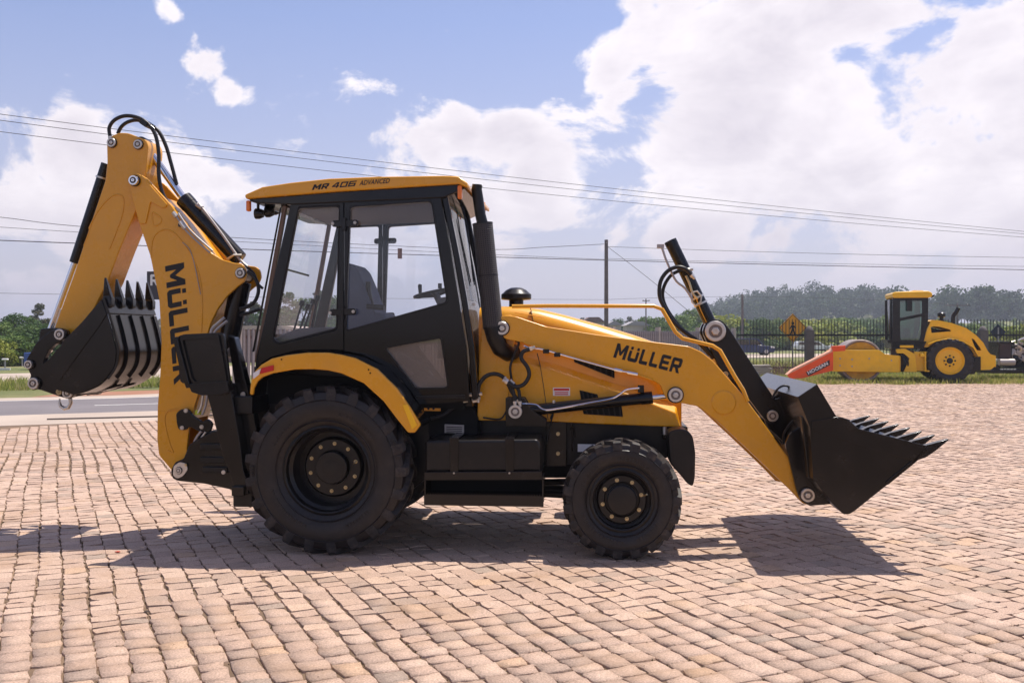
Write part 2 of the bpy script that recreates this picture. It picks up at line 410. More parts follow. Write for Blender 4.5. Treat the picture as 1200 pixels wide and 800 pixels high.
def wheel(cx, cz, yo, s, R, w, rr, hubr, hubd, capr, nb, br, lh, n, bw, tilt, steer=0):
    """yo = distance of the outer tyre face from the middle of the machine"""
    wy = s*(yo - w/2)
    rim = MB(); f = s*w/2   # outward
    rim.lathe([(rr+.014, f*.74), (rr+.018, f*.80), (rr-.004, f*.84), (rr-.014, f*.80), (rr-.02, f*.55), (rr-.045, f*.45), (rr-.05, f-s*hubd-s*.05), (hubr+.01, f-s*hubd-s*.05), (hubr+.01, f-s*hubd-s*.03), (hubr, f-s*hubd-s*.012), (hubr-.01, f-s*hubd), (capr+.02, f-s*hubd),
               (capr+.012, f-s*hubd-s*.012), (capr, f-s*hubd-s*.012), (capr, f-s*hubd+s*.05), (capr-.012, f-s*hubd+s*.062), (capr*.5, f-s*hubd+s*.066), (.001, f-s*hubd+s*.066)], (0, 0, 0), 48, caps=False)
    rim.lathe([(rr-.045, 0), (rr+.014, -f*.74), (rr+.018, -f*.8), (rr-.03, -f*.8), (.05, -f*.3)], (0, 0, 0), 48, caps=False)
    o = rim.build('wheel', SATIN, BH, angle=30); o.location = (cx, wy, cz); o.rotation_euler.z = steer
    tb_, lg_ = tyre_mb(R, w, rr, lh, n, bw, tilt); tb_.build('tyre', RUB, o, angle=32); tag(lg_.build('tread', TREAD, o, angle=32), kind='stuff')
    # raised ring and marks on the sidewall
    rg = MB()
    for q in (.16, .66):
        r0 = rr + (R-rr)*q; rg.lathe([(r0-.006, f*1.0-s*.004), (r0, f*1.0+s*.004), (r0+.006, f*1.0-s*.004)], (0,0,0), 64, caps=False)
    rg.build('sidewall_ring', RUB, o, angle=60)
    mk = MB(); rm = random.Random(int(R*1000))
    for a0, cnt, q in ((.6, 13, .36), (2.2, 9, .36), (3.5, 15, .36), (5.1, 8, .36), (.2, 6, .78), (3.1, 6, .78)):
        rr0 = rr + (R-rr)*q
        for k in range(cnt):
            a = a0 + k*.022/rr0*1.25; h2 = rm.choice((.010, .013)); w2 = .007
            pts = []
            for dr, da in ((-h2, -w2), (-h2, w2), (h2, w2), (h2, -w2)):
                aa = a + da/rr0; pts.append(((rr0+dr)*math.cos(aa), (rr0+dr)*math.sin(aa)))
            mk.prism(pts, f*.93, f*1.0+s*.0035)
    tag(mk.build('sidewall_mark', RUB, o, angle=30), kind='stuff')
    bolts(0, f-s*hubd, 0, br, nb, .0105, .022, o, s=s, a0=.25)
    vm = MB().tube([(0.05+capr, f-s*hubd, .03), (.07+capr, f-s*hubd+s*.05, .05)], .006, 6); vm.build('valve', BRASS, o)
    return o
RX, _ = P(381, 554, -1.12); FX, _ = P(729, 590, -1.08)
for s in (-1, 1):
    wheel(RX, .658, 1.12, s, .660, .44, .340, .232, .235, .118, 10, .190, .038, 21, .070, .25)
    wheel(FX, .455, 1.09, s, .458, .32, .236, .190, .07, .118, 8, .152, .027, 19, .068, .17)

# ---------------------------------------------------------------- rear fenders
FO = [(292,462),(294,445),(299,434),(306,427),(318,420),(335,416),(360,413),(384,413),(400,415.5),(416,419.5),(442,432.5),(465,455),(481,478),(493,497.5)]
FI = [(486,507),(478,507),(465,491),(449,470),(426,449),(400,437.5),(384,434),(367,432.5),(345,433),(319,437.5),(307,442),(301,447),(297,455),(296,463)]
FO_T = [(x, y+5) if i else (x+2, y) for i, (x, y) in enumerate(FO)]
for s in (-1, 1):
    c = -1.13; o_, i_ = PP(FO, c), PP(FI, c)
    part(MB().prism(o_ + i_, s*1.13, s*1.085), 'rear_fender', YEL, bevel=.018, seg=3)
    f = bpy.data.objects[-1] if False else None
    top = PP(FO, c); bot = [(x, z-.02) for x, z in top]
    part(MB().prism(top + bot[::-1], s*1.085, s*.74), 'fender_top', CABP, bevel=0)
part(MB().prism(PP([(307,431),(321,427.5),(321,434),(305,438)], -1.13), -1.131, -1.142), 'reflector', RED, bevel=.002)
part(MB().prism(PP([(297,437),(306,431.5),(304,438.5),(297,444)], -1.13), -1.131, -1.138), 'reflector', WHITE, bevel=.002, label='white end of the fender reflector')
part(MB().prism(PP([(472,474),(478,474),(489,498),(483,503)], -1.13), -1.131, -1.138), 'amber_reflector', mat('amber_reflector', (.9,.5,.01), .25, coat=.5), bevel=.002)
for q in ((330,421),(432,433),(434,437)): pin(q[0], q[1], -1.13, .006, m=BLK, depth=.006)

# ---------------------------------------------------------------- chassis, axles, tank
ch = MB()
for s in (-1, 1): ch.prism(PP([(497,488),(640,491),(800,500),(801,520),(788,534),(770,540),(640,545),(497,556)], -.42), s*.42, s*.36)
part(ch, 'chassis_frame', SATIN)
part(MB().prism(PP([(297,448),(350,420),(440,432),(488,472),(505,492),(505,556),(470,585),(380,590),(300,560)], -.60), -.60, .60), 'rear_axle_housing', SATIN, bevel=.02)
part(MB().prism(PP([(560,500),(700,505),(770,512),(770,550),(700,560),(560,560)], -.30), -.30, .30), 'engine_block', DARK, bevel=.02)
ax = MB().box((FX, 0, .47), (.20, 1.5, .16)).cyl((FX, -.78, .455), (FX, .78, .455), .085, 20)
part(MB().cyl((RX, -.95, .66), (RX, .95, .66), .13, 24), 'axle', SATIN, bevel=.01)
part(ax, 'axle', SATIN, bevel=.01)
part(MB().cyl(Q(600, 572, 0), Q(700, 576, 0), .045, 14).cyl(Q(636, 565, -.3), Q(700, 563, -.5), .028).cyl(Q(636, 578, -.35), Q(690, 581, -.5), .03), 'drive_shaft', SATIN, bevel=0)
part(MB().prism(PP([(640,494),(664,494),(664,546),(640,546)], -.50), -.50, -.42), 'loader_tower_bracket', BLK)
for q in ((654,508),(654,531)): pin(q[0], q[1], -.50, .016, m=BRASS, depth=.02)
part(MB().tube([Q(668,504,-.52), Q(669,500,-.54), Q(671,496,-.54), Q(673,500,-.54), Q(674,512,-.52)], .005, 6, smooth=3).cyl(Q(671,500,-.53), Q(671,528,-.50), .008), 'hood_latch', BLK, bevel=0)
part(MB().prism(PP([(677,520),(702,520.5),(700,529),(677,529)], -.425), -.424, -.430), 'rating_plate', WHITE, bevel=0, label='pale blank plate on the chassis frame')
rp = part(MB().prism(PP([(521,497),(543.5,498),(543.5,508),(521,507)], -.62), -.60, -.622), 'data_plate', STEEL, bevel=.001)
for i in range(4):
    y = 499.5 + i*2.1
    part(MB().prism(PP([(523,y),(541.5,y+.7),(541.5,y+1.6),(523,y+.9)], -.626), -.622, -.626), 'print_line', INK, parent=BH, bevel=0)
part(MB().prism(PP([(497,474),(516,474.3),(516,481.5),(497,481)], -.68), -.66, -.682), 'warning_label', mat('orange_label', (.80,.33,.03), .5), bevel=0, label='orange warning label under the cab door')
for k in range(2):
    part(MB().prism(PP([(500+k*6,476),(504+k*6,476),(503+k*6,480),(501+k*6,480)], -.686), -.682, -.686), 'warning_mark', INK, bevel=0)
part(MB().prism(PP([(494,468),(552,471),(560,490),(560,510),(505,512),(494,500)], -.60), -.60, -.1), 'cab_mount', DARK, bevel=.01)
for s in (-1, 1):
    T = [(498,514.5),(632,514),(634,520),(634,552),(498,553)]
    part(MB().prism(fillet(PP([(498,516),(630,514.5),(634,522),(634,552.5),(498,553)], -1.0), .03), s*1.0, s*.52), 'fuel_tank', SATIN, bevel=.025, seg=3)
    for x0 in (527, 592):
        part(MB().prism(PP([(x0,513.5),(x0+11,513.5),(x0+10,553),(x0+1,553)], -1.0), s*.985, s*1.015).prism(PP([(x0,512.3),(x0+11,512.3),(x0+11,514.8),(x0,514.8)], -1.0), s*1.012, s*.5), 'tank_strap', BLK, bevel=.003)
        pin(x0+5, 554, s*1.03 if s < 0 else 1.03, .007, depth=.008)
    st = MB().prism(PP([(497,553),(635,552),(635,562),(497,562.5)], -1.03), s*1.03, s*.55)
    part(st, 'tank_tray', BLK, bevel=.004)
    part(MB().prism(PP([(497,562),(635,561),(637,589),(497,589)], -.80), s*.74, s*.70), 'step_back_plate', DARK, bevel=0)
    z0 = P(560, 580.5, -1.03)[1]; x0, x1 = P(497, 588, -1.03)[0], P(637, 588, -1.03)[0]
    sp = MB().box(((x0+x1)/2, s*.89, z0-.012), (x1-x0, .28, .012)).box(((x0+x1)/2, s*1.03, z0-.038), (x1-x0, .010, .082))
    n = 46
    for k in range(n):
        xa = x0 + (x1-x0)*(k+.2)/n; wv = (x1-x0)/n*.6
        sp.add([(xa, s*1.034, z0+.003), (xa+wv, s*1.034, z0+.003), (xa+wv/2, s*1.034, z0+.02), (xa, s*1.026, z0+.003), (xa+wv, s*1.026, z0+.003), (xa+wv/2, s*1.026, z0+.02)], [(0,1,2),(5,4,3),(0,3,4,1),(1,4,5,2),(2,5,3,0)])
    part(sp, 'boarding_step', BLK, bevel=0, angle=20)
    for xa in (x0+.006, x1-.006):
        part(MB().box((xa, s*.90, (z0+P(500, 555, -1.03)[1])/2-.02), (.012, .26, P(500, 555, -1.03)[1]-z0+.02)), 'step_bracket', BLK, bevel=.002)
# front mudguards
for s in (-1, 1):
    g = [(783,506),(795,502),(806,504),(812,511),(815,530),(814.5,560),(812,570),(806,567),(797,556),(785,543)]
    part(MB().prism(fillet(PP(g, -.86), .03, 3), s*.86, s*.60), 'front_mudguard', SATIN, bevel=.02, seg=3)
part(MB().prism(PP([(776,503),(786,503),(786,515),(776,514)], -.5), -.5, .5).prism(PP([(796,498),(806,500),(806,540),(796,540)], -.4), -.4, .4), 'front_bumper', BLK, bevel=.01)
part(MB().cyl(Q(779,509,-.52), Q(779,500,-.52), .018), 'grease_cap', ZINC, bevel=0)

# ---------------------------------------------------------------- bonnet
def hood_sec(px, yt, yb, w, r):
    x, zt = P(px, yt, -.34); zb = P(px, yb, -.46)[1]; sec = [(x, -w, zb)]
    for k in range(6):
        a = math.pi/2*k/5; sec.append((x, -w + r - r*math.cos(a), zt - r + r*math.sin(a)))
    return sec + [(x, -y, z) for _, y, z in reversed(sec)]
HS = [(563,360,489,.455,.12),(590,359,490,.46,.13),(612,359.5,491.5,.46,.14),(632,362,492.5,.46,.15),(660,368.5,494,.455,.16),(700,379.5,496,.45,.17),(740,391.5,498,.44,.17),(769,401,499.5,.43,.17),(784,409,500,.42,.16),(794,424,501,.41,.14),(798,450,501,.40,.10)]
part(MB().loft([hood_sec(*h) for h in HS]), 'bonnet', YEL, bevel=0, angle=50)
# flared lower side panel with a slanted shoulder
for s in (-1, 1):
    O_ = [(600,425),(616,426),(650,434),(700,451),(735,462),(792,484),(797.5,500),(760,499),(700,496.5),(640,493.5),(566,490),(566,440)]
    I_ = [(597,417),(620,418),(652,426),(702,443),(738,454),(793,476),(797.5,500),(760,499),(700,496.5),(640,493.5),(566,490),(564,430)]
    a = [(x, s*.535, z) for x, z in PP(O_, -.535)]; b = [(x, s*.45, z) for x, z in PP(I_, -.45)]
    mb = MB(); mb.add(a + b, [tuple(range(12)), tuple(reversed(range(12, 24)))] + [(i, (i+1) % 12, (i+1) % 12 + 12, i+12) for i in range(12)])
    part(mb, 'bonnet_side_panel', YEL, bevel=.012, angle=25, seg=3)
# seams between the panels
part(MB().prism(strip(PP([(621,361),(623,368),(625,380)], -.47), .004), -.40, -.466), 'panel_seam', INK, bevel=0)
part(MB().prism(strip(PP([(629,414),(633,430),(637,455),(642,492)], -.54), .005), -.50, -.5375), 'panel_seam', INK, bevel=0)
part(MB().tube([Q(603,366,-.50), Q(638,372,-.50)], .004, 6), 'panel_seam', YEL, bevel=0)
def vent(pts, c, n, name='side_vent'):
    o = part(MB().prism(PP(pts, c), c+.01, c-.004), name, DARK, bevel=0)
    P2 = PP(pts, c); a, b, d, e = [Vector(p) for p in P2]   # tl tr br bl
    me = None
    for k in range(n):
        t = (k+.5)/n; u = a.lerp(b, t); v = e.lerp(d, t)
        mb = MB().prism([tuple(u), tuple(u+Vector((.012, 0))), tuple(v+Vector((.012, 0))), tuple(v)], c-.004, c-.012)
        mb.build('louvre', SATIN, o)
vent([(672,417),(720,431),(720,443),(673,424)], -.458, 7)
vent([(683,485),(729,488),(728,470),(699,462)][::1], -.54, 6) if False else None
vent([(679,457),(700,462),(702,468),(681,468)], -.537, 4)
vent([(681,474),(728,473),(730,488),(684,485)], -.537, 7)
st_ = part(MB().prism(PP([(648,454),(668,454),(668,463.5),(648,463.5)], -.54), -.53, -.5385), 'sticker', WHITE, bevel=0, label='small white and red warning sticker on the bonnet side')
part(MB().prism(PP([(649,455),(667,455),(667,457.6),(649,457.6)], -.5385), -.5385, -.540), 'red_band', RED, parent=st_, bevel=0)
for i in range(2): part(MB().prism(PP([(650,458.9+i*2.3),(666,458.9+i*2.3),(666,460.2+i*2.3),(650,460.2+i*2.3)], -.5385), -.5385, -.540), 'print_line', mat('red_ink', (.6,.06,.05), .5), parent=st_, bevel=0)
# pre-cleaner cap
cx, cz = P(605, 352, -.15); s1 = .0074
part(MB().lathe([(.001, .125), (.05, .120), (.09, .10), (.115, .075), (.13, .065), (.13, .028), (.12, .018), (.062, .012), (.062, -.06), (.08, -.075)], (cx, -.15, cz-.012), 32, 'z'), 'air_intake_cap', SATIN, bevel=0)
# exhaust with its perforated shield
xa, xb = Q(565.5, 262, -.63), Q(578, 384, -.63)
sh_ = MB()
n = 28; rs = .083
secs = []
ax_ = (xb - xa).normalized(); u0 = Vector((0, -1, 0)); w0 = ax_.cross(u0)
uvs = []
for j in range(2):
    p = xa.lerp(xb, j); secs.append([p + (u0*math.cos(2*math.pi*k/n) + w0*math.sin(2*math.pi*k/n))*rs for k in range(n)])
sh_.loft(secs, caps=False); so = sh_.build('exhaust_shield', PERF, BH, recalc=True, angle=60)
me = so.data; uvl = me.uv_layers.new(name='UVMap'); Ls = (xb-xa).length
for lp in me.loops:
    v = me.vertices[lp.vertex_index].co; d = v - xa; h_ = d.dot(ax_); ang = math.atan2(d.dot(w0), d.dot(u0))
    uvl.data[lp.index].uv = ((ang + math.pi) / (2*math.pi) * 30, h_ / Ls * 50)
for p in me.polygons:   # close the seam
    us = [uvl.data[i].uv[0] for i in p.loop_indices]
    if max(us) - min(us) > 15:
        for i in p.loop_indices:
            if uvl.data[i].uv[0] < 15: uvl.data[i].uv[0] += 30
for q in (0.002, .5, .998):
    p = xa.lerp(xb, q); part(MB().tube([p - ax_*.006, p + ax_*.006], .0845, 28), 'shield_band', SATIN, bevel=0)
part(MB().tube([Q(559.5,217,-.63), Q(558.5,222,-.63), Q(560.5,234,-.63), Q(563,252,-.63), xa, xb, Q(581,396,-.63), Q(586,408,-.61), Q(595,414,-.55), Q(602,412,-.46)], [.043,.044,.044,.044,.046,.078,.075,.070,.066,.064], 20), 'exhaust_pipe', SATIN, bevel=0, angle=50)
part(MB().tube([Q(559.6,216.5,-.63), Q(559.5,218,-.63)], .036, 20), 'exhaust_mouth', DARK, bevel=0)

# ---------------------------------------------------------------- cab
cab_y = .75
W1 = fillet(PP([(350,242.5),(398,240.5),(395,386),(326,403),(319.5,398)], -cab_y), .03)
W2 = fillet(PP([(409.5,241.5),(506.5,235),(525,355),(404.5,388.5)], -cab_y), .035)
W3 = fillet(PP([(450,407),(517.5,394.5),(526,454.5),(487,456.5)], -cab_y), .025)
REAR = PP([(341,236),(402.5,233),(402.5,411),(380,410),(345,411),(318,418),(304,428),(298,436),(300,420),(322,320)], -cab_y)
DOOR = PP([(403.5,233),(515,226),(522,262),(530,305),(538,351),(546,405),(550,470),(492,474),(486,464),(470,444),(450,428),(425,415),(403.5,411)], -cab_y)
CAB = {}
for s in (-1, 1):
    CAB['q', s] = part(MB().prism(REAR, s*cab_y, s*(cab_y-.05), [W1]), 'cab_side_frame', CABP, bevel=.008)
    d = CAB['d', s] = part(MB().prism(DOOR, s*cab_y, s*(cab_y-.05), [W2, W3]), 'door', CABP, bevel=.008)
    part(MB().prism(PP([(341,226),(514,214),(517,232),(402,238),(341,242)], -cab_y), s*(cab_y-.003), s*(cab_y-.06)), 'roof_rail', CABP, bevel=.01)
    part(MB().prism(W1, s*(cab_y-.028), s*(cab_y-.034)), 'window_pane', GLASS, parent=CAB['q', s], bevel=0)
    part(MB().prism(W2, s*(cab_y-.028), s*(cab_y-.034)), 'window_pane', GLASS, parent=d, bevel=0)
    part(MB().prism(W3, s*(cab_y-.028), s*(cab_y-.034)), 'window_pane', GLASS_GROUND, parent=d, bevel=0, label='small lower door pane, brown ground light in its colour')
    for nm, w_, par in (('q', W1, CAB['q', s]), ('d', W2, d), ('d', W3, d)):
        ins = []
        cxx = sum(p[0] for p in w_)/len(w_); czz = sum(p[1] for p in w_)/len(w_)
        for x, z in w_:
            v = Vector((cxx-x, czz-z)); ins.append((x+v.normalized().x*.014, z+v.normalized().y*.014))
        part(MB().prism(w_, s*(cab_y+.003), s*(cab_y-.030), [ins]), 'window_seal', SATIN, parent=par, bevel=0)
    for (hx, hy) in ((403, 262), (400.5, 366)):
        a, b = P(hx-15, hy, -.79), P(hx+16, hy-1, -.79)
        h = part(MB().prism(fillet([(a[0], a[1]-.026), (b[0], b[1]-.026), (b[0], b[1]+.028), (a[0], a[1]+.028)], .025, 5), s*.756, s*.770).cyl((P(hx, hy, -.78)[0], s*.775, P(hx, hy-7, -.78)[1]), (P(hx, hy, -.78)[0], s*.775, P(hx, hy+8, -.78)[1]), .016), 'hinge', BLK, parent=d, bevel=.003)
    # fender side of the cab and lower sill
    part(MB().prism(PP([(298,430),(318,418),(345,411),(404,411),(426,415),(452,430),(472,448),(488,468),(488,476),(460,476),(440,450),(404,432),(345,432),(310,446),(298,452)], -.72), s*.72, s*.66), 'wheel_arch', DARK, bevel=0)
    # grab rail and pillar trim in front of the door
    part(MB().prism(strip(PP([(517,230),(531,300),(540,351),(549,410),(553,468)], -.73), .05), s*.73, s*.66), 'front_pillar', CABP, bevel=.012)
for s in (-1,):
    pass
for (hx, hy) in ((390,262),(416,261),(387,366.5),(414,365)):
    pin(hx, hy, -.771, .013, parent=CAB['d', -1], depth=.008)
for q in ((425,265),(468,330),(357,264)):
    x, z = P(q[0], q[1], -.73); 
# door handle, lock and door edge line
part(MB().prism(fillet(PP([(487,464),(500,463.5),(545,462.5),(545,466),(487,467.5)], -.76), .005), -.752, -.764), 'door_sill_strip', SATIN, parent=CAB['d', -1], bevel=.003)
# roof
ROOF = [(286.5,228),(287,232),(289,233),(400,224),(537,215.5),(548,220),(548,214.5),(537,206.3),(520,205.8),(440,207),(385,209.2),(340,214),(307,219)]
part(MB().prism(PP(ROOF, -.80), -.80, .80), 'roof', YEL, bevel=.014, angle=30, seg=3)
part(MB().prism(PP([(292,233.2),(400,224.3),(537,215.8),(545,221),(520,232),(341,240),(300,238),(293,236)], -.76), -.765, .765), 'roof_base', CABP, bevel=.01)
part(MB().prism(PP([(345,243),(512,236),(510,238.5),(345,246)], -.6), -.68, .68), 'headliner', ROOFIN, bevel=0)
part(MB().prism(PP([(318,436),(470,446),(545,466),(545,478),(318,472)], -.6), -.69, .69), 'cab_floor', DARK, bevel=0)
# front windscreen and cross members
fr0, fr1 = P(518, 236, -.70), P(538, 351, -.70)
def fquad(name, a, b, m, t=.006, y=.68, parent=BH, lab=None):
    o = MB(); secs = []
    for yy in np.linspace(-y, y, 9):
        bow = .05*(1-(yy/y)**2)
        secs.append([(a[0]+bow, yy, a[1]), (b[0]+bow, yy, b[1]), (b[0]+bow-t, yy, b[1]), (a[0]+bow-t, yy, a[1])])
    return part(o.loft(secs), name, m, bevel=0, parent=parent, angle=40, label=lab)
fquad('windscreen', P(519, 238, -.70), P(538.5, 350, -.70), GLASS)
fquad('lower_windscreen', P(540, 357, -.70), P(549, 440, -.70), GLASS_GROUND, lab='lower front pane below the windscreen, brown ground light in its colour')
fquad('windscreen_header', P(516, 226, -.70), P(519.5, 243, -.70), CABP, t=.04)
fquad('windscreen_sill', P(538, 349.5, -.70), P(540, 357.5, -.70), CABP, t=.04)
fquad('cowl', P(549, 438, -.70), P(553, 476, -.70), CABP, t=.05)
part(MB().cyl(Q(541,228,0), Q(540,238,0), .03).tube([Q(541,238,-.05), Q(548,270,-.05), Q(555,330,-.05)], .007, 6).tube([Q(546,255,-.09), Q(556,334,-.09)], .006, 6), 'wiper', BLK, bevel=0)
for q in ((547,356),(555,356.5)): pin(q[0], q[1], -.66, .014, depth=.012)
# rear window frame, hinged, edge-on, brown light put into its colour
part(MB().prism(PP([(331,241),(335.5,241),(304,424),(298,424)], -.70), -.70, -.655), 'rear_window_frame', mat('lit_brown_trim', (.16,.085,.045), .3, coat=.3), bevel=.004)
part(MB().prism(PP([(331,241),(335.5,241),(304,424),(298,424)], -.70), .70, .655), 'rear_window_frame', MATS['lit_brown_trim'], bevel=.004)
part(MB().prism(PP([(328.5,243),(330,243),(298,412),(296,412)], -.72), -.73, -.715), 'rear_window_edge', BLK, bevel=0)
ra, rb = P(334, 243, -.65), P(303, 420, -.65)
part(MB().add([(ra[0],-.655,ra[1]),(ra[0],.655,ra[1]),(rb[0],.655,rb[1]),(rb[0],-.655,rb[1])], [(0,1,2,3)]), 'rear_window', GLASS, bevel=0)
part(MB().box(((ra[0]), 0, ra[1]+.02), (.05, 1.36, .05)).box((rb[0]+.02, 0, rb[1]-.01), (.05, 1.36, .06)), 'rear_cross_member', CABP, bevel=.005)
# lamps
def lamp(name, px, py, c, r, m, h=.045):
    x, z = P(px, py, c)
    return part(MB().box((x, c, z), (r*2, .05, h*2)), name, m, bevel=.012, seg=3)
lamp('indicator_lamp', 291.5, 241.5, -.70, .017, ORANGE)
lamp('indicator_lamp', 539, 225.5, -.77, .018, ORANGE, .055)
lamp('indicator_lamp', 566.5, 244.5, .77, .020, ORANGE, .060)
part(MB().tube([Q(556,231,.70), Q(566,238,.77)], .012, 8), 'lamp_bracket', BLK, bevel=0)
def worklamp(px, py, c, r, lens, face):
    x, z = P(px, py, c); mb = MB().lathe([(.01,-.05),(r*.7,-.045),(r,-.01),(r,.02),(r*.9,.025)], (x, c, z), 20, 'x')
    mb.v = [(x + face*(v[0]-x), v[1], v[2]) for v in mb.v]
    o = part(mb, 'work_lamp', BLK, bevel=0)
    l = MB().lathe([(r*.9, .024), (r*.5, .032), (.002, .035)], (x, c, z), 20, 'x'); l.v = [(x + face*(v[0]-x), v[1], v[2]) for v in l.v]
    part(l, 'lens', lens, parent=o, bevel=0)
    part(MB().cyl((x, c, z+r*.9), (x, c, z+r*.9+.06), .012), 'lamp_bracket', BLK, parent=o, bevel=0)
worklamp(302.5, 250.5, -.62, .045, RED, -1); worklamp(314.5, 248, -.45, .05, GLASSC, -1); worklamp(322, 246, .45, .05, GLASSC, -1)
worklamp(548, 232, .35, .05, GLASSC, 1)
# interior
se = part(MB().prism(fillet(PP([(406,316),(410,310),(418,310.5),(425,318),(432,334),(441,358),(446,370),(438,374),(408,374),(404,360)], -.1), .02), -.27, .22), 'seat', SEATG, bevel=.03, seg=3)
part(MB().prism(PP([(408,372),(452,366),(458,372),(456,380),(410,390)], -.1), -.27, .22), 'seat_cushion', SEATG, parent=se, bevel=.03, seg=3)
part(MB().tube([Q(431.5,330,-.24), Q(432.5,346,-.24), Q(436,357,-.24)], .022, 10).tube([Q(430,359,-.26), Q(450,360.5,-.26)], .024, 10), 'armrest', SATIN, parent=se, bevel=0)
part(MB().prism(PP([(412,388),(455,376),(457,420),(412,420)], -.1), -.2, .18), 'seat_base', DARK, bevel=0)
cw = Q(510, 343, -.05); wr = .185
wt = []
tilt = Matrix.Rotation(rad(-12), 3, 'Y')
for k in range(25):
    a = 2*math.pi*k/24; wt.append(cw + tilt @ Vector((wr*math.cos(a), wr*math.sin(a), 0)))
sw = part(MB().tube(wt, .014, 8).tube([cw - tilt@Vector((wr,0,0)), cw + Vector((0,0,-.03)), cw + tilt@Vector((wr,0,0))], .012, 6).tube([cw - tilt@Vector((0,wr,0)), cw + Vector((0,0,-.03)), cw + tilt@Vector((0,wr,0))], .012, 6), 'steering_wheel', SATIN, bevel=0)
part(MB().tube([Q(492.5,344,-.1), Q(492,335,-.1), Q(492.5,333,-.1)], [.014, .018, .014], 10).tube([Q(515.5,338,-.15), Q(515.5,332,-.15)], .017, 10), 'spinner_knob', SATIN, parent=sw, bevel=0)
part(MB().prism(PP([(516,350),(528,348),(536,380),(540,420),(515,420),(519,380)], 0), -.16, .16), 'dashboard', PLGREY, bevel=.015)
part(MB().cyl(cw, Q(521, 366, -.05), .03), 'steering_column', PLGREY, bevel=0)
for (x0, y0, x1, y1, c) in ((341,398,353,358,-.2),(352,398,366,356,-.3),(347,398,360,362,.0),(362,400,371,352,.1)):
    lv = part(MB().tube([Q(x0,y0,c), Q(x1,y1,c)], .009, 8), 'control_lever', BLK, bevel=0)
    part(MB().tube([Q(x1,y1,c), Q(x1+1.5,y1-6,c)], [.026,.02], 10), 'lever_knob', SATIN, parent=lv, bevel=0)
part(MB().prism(fillet(PP([(322,404),(345,392),(362,385),(396,383),(400,410),(322,410)], -.3), .04), -.64, .3), 'rear_console', PLGREY, bevel=.03)
part(MB().tube([Q(337,316,.3), Q(362,323,.3)], .010, 6), 'rear_handrail', BLK, bevel=0)
part(MB().prism(PP([(466,291),(471,291),(471,303),(466,303)], .69), .698, .690), 'pillar_sticker', mat('pink_label', (.65,.40,.36), .6), bevel=0)
# roof lettering
def face_matrix(a, b, c):
    """text frame from photo point a towards b on plane c"""
    p, q = Q(*a, c), Q(*b, c); u = (q-p).normalized(); v = Vector((0, -1, 0)).cross(u) * -1
    v = Vector((-u.z, 0, u.x)); n = u.cross(v)
    return Matrix(((u.x, v.x, n.x, p.x), (u.y, v.y, n.y, p.y), (u.z, v.z, n.z, p.z), (0,0,0,1))), (q-p).length
M4, ln = face_matrix((421,217.4), (457,214.4), -.8025)
text_mesh('roof_lettering', 'ADVANCED', .056, INK, BH, M4, bold=.004, shear=.45, width=ln)
a_, b_ = P(365.5,222.8,-.80), P(415.5,218.2,-.80); tot = sum(GL[c][0] for c in 'MR406')+.17*4+.4
U = ((b_[0]-a_[0])/tot, (b_[1]-a_[1])/tot)
lettering('roof_lettering', 'MR 406', a_, U, (.020, .044), -.8008, BH, label='MR 406 lettering on the roof edge')

# ---------------------------------------------------------------- loader arms
ARM = [(583,383),(584,374),(590,369),(604,370.5),(640,382.5),(700,392),(769,401),(807,405.5),(822,412),(836,423),(871,463),(902,505),(931,546),(944,566),(957,574),(958,584),(950,592),(941,590),(926,574),(880,530),(840,493),(818,476),(800,472.5),(785,471),(779,464),(774,451),(763,444.5),(735,434.5),(672,418),(633,408),(614,401.5),(592,397),(585,391)]
for s in (-1, 1):
    c = .66
    arm = part(MB().prism(fillet(PP(ARM, -c), .02, 3), s*.66, s*.56), 'loader_arm', YEL, bevel=.010, seg=3)
    x, z = P(848, 471.5, -c); part(MB().lathe([(.098, 0), (.098, s*.004), (.088, s*.012), (.001, s*.013)], (x, s*c, z), 32), 'boss', YEL, parent=arm, bevel=0, angle=25)
    # stiffening flange below the arm
    part(MB().prism(strip(PP([(614,402),(672,419),(735,435.5),(765,446)], -c), .012), s*.675, s*.655), 'arm_flange', YEL, parent=arm, bevel=.003)
    # lift cylinder
    A, B, Cc = Q(606,482,-.60), Q(764,465.5,-.60), Q(791,462.6,-.60)
    for v in (A, B, Cc): v.y = s*.605
    lc = part(MB().cyl(A, B, .046, 24), 'lift_cylinder', BLK, bevel=.004)
    part(MB().cyl(B - (B-A).normalized()*.09, B + (B-A).normalized()*.004, .051, 24), 'cylinder_gland', BLK, parent=lc, bevel=.003)
    part(MB().cyl(B, Cc, .023, 20), 'piston_rod', CHR, parent=lc, bevel=0)
    part(MB().lathe([(.062, -.06), (.062, .06)], A, 24), 'cylinder_eye', BLK, parent=lc, bevel=.004)
    part(MB().lathe([(.05, -.04), (.05, .04)], Cc, 24), 'cylinder_eye', BLK, parent=lc, bevel=.004)
    part(MB().prism(fillet(PP([(592,466),(614,466),(622,480),(640,492),(640,500),(592,500)], -.70), .01), s*.675, s*.645).prism(fillet(PP([(592,466),(614,466),(622,480),(640,492),(640,500),(592,500)], -.70), .01), s*.56, s*.535), 'cylinder_mount', BLK, bevel=.005)
    # loader tower plate up to the arm pivot
    part(MB().prism(fillet(PP([(566,375),(600,368),(606,384),(600,420),(596,470),(600,492),(560,492),(562,430)], -.5), .03), s*.555, s*.50), 'loader_tower', YEL, bevel=.008)
pin(588.5, 384.5, -.665, .055); pin(604, 482, -.68, .056); pin(791.5, 462.6, -.665, .058)
lx, lz = P(718.5, 418.5, -.662); ex, ez = P(795.5, 437.5, -.662)
tot = sum(GL[c][0] for c in 'MULLER') + .17*5
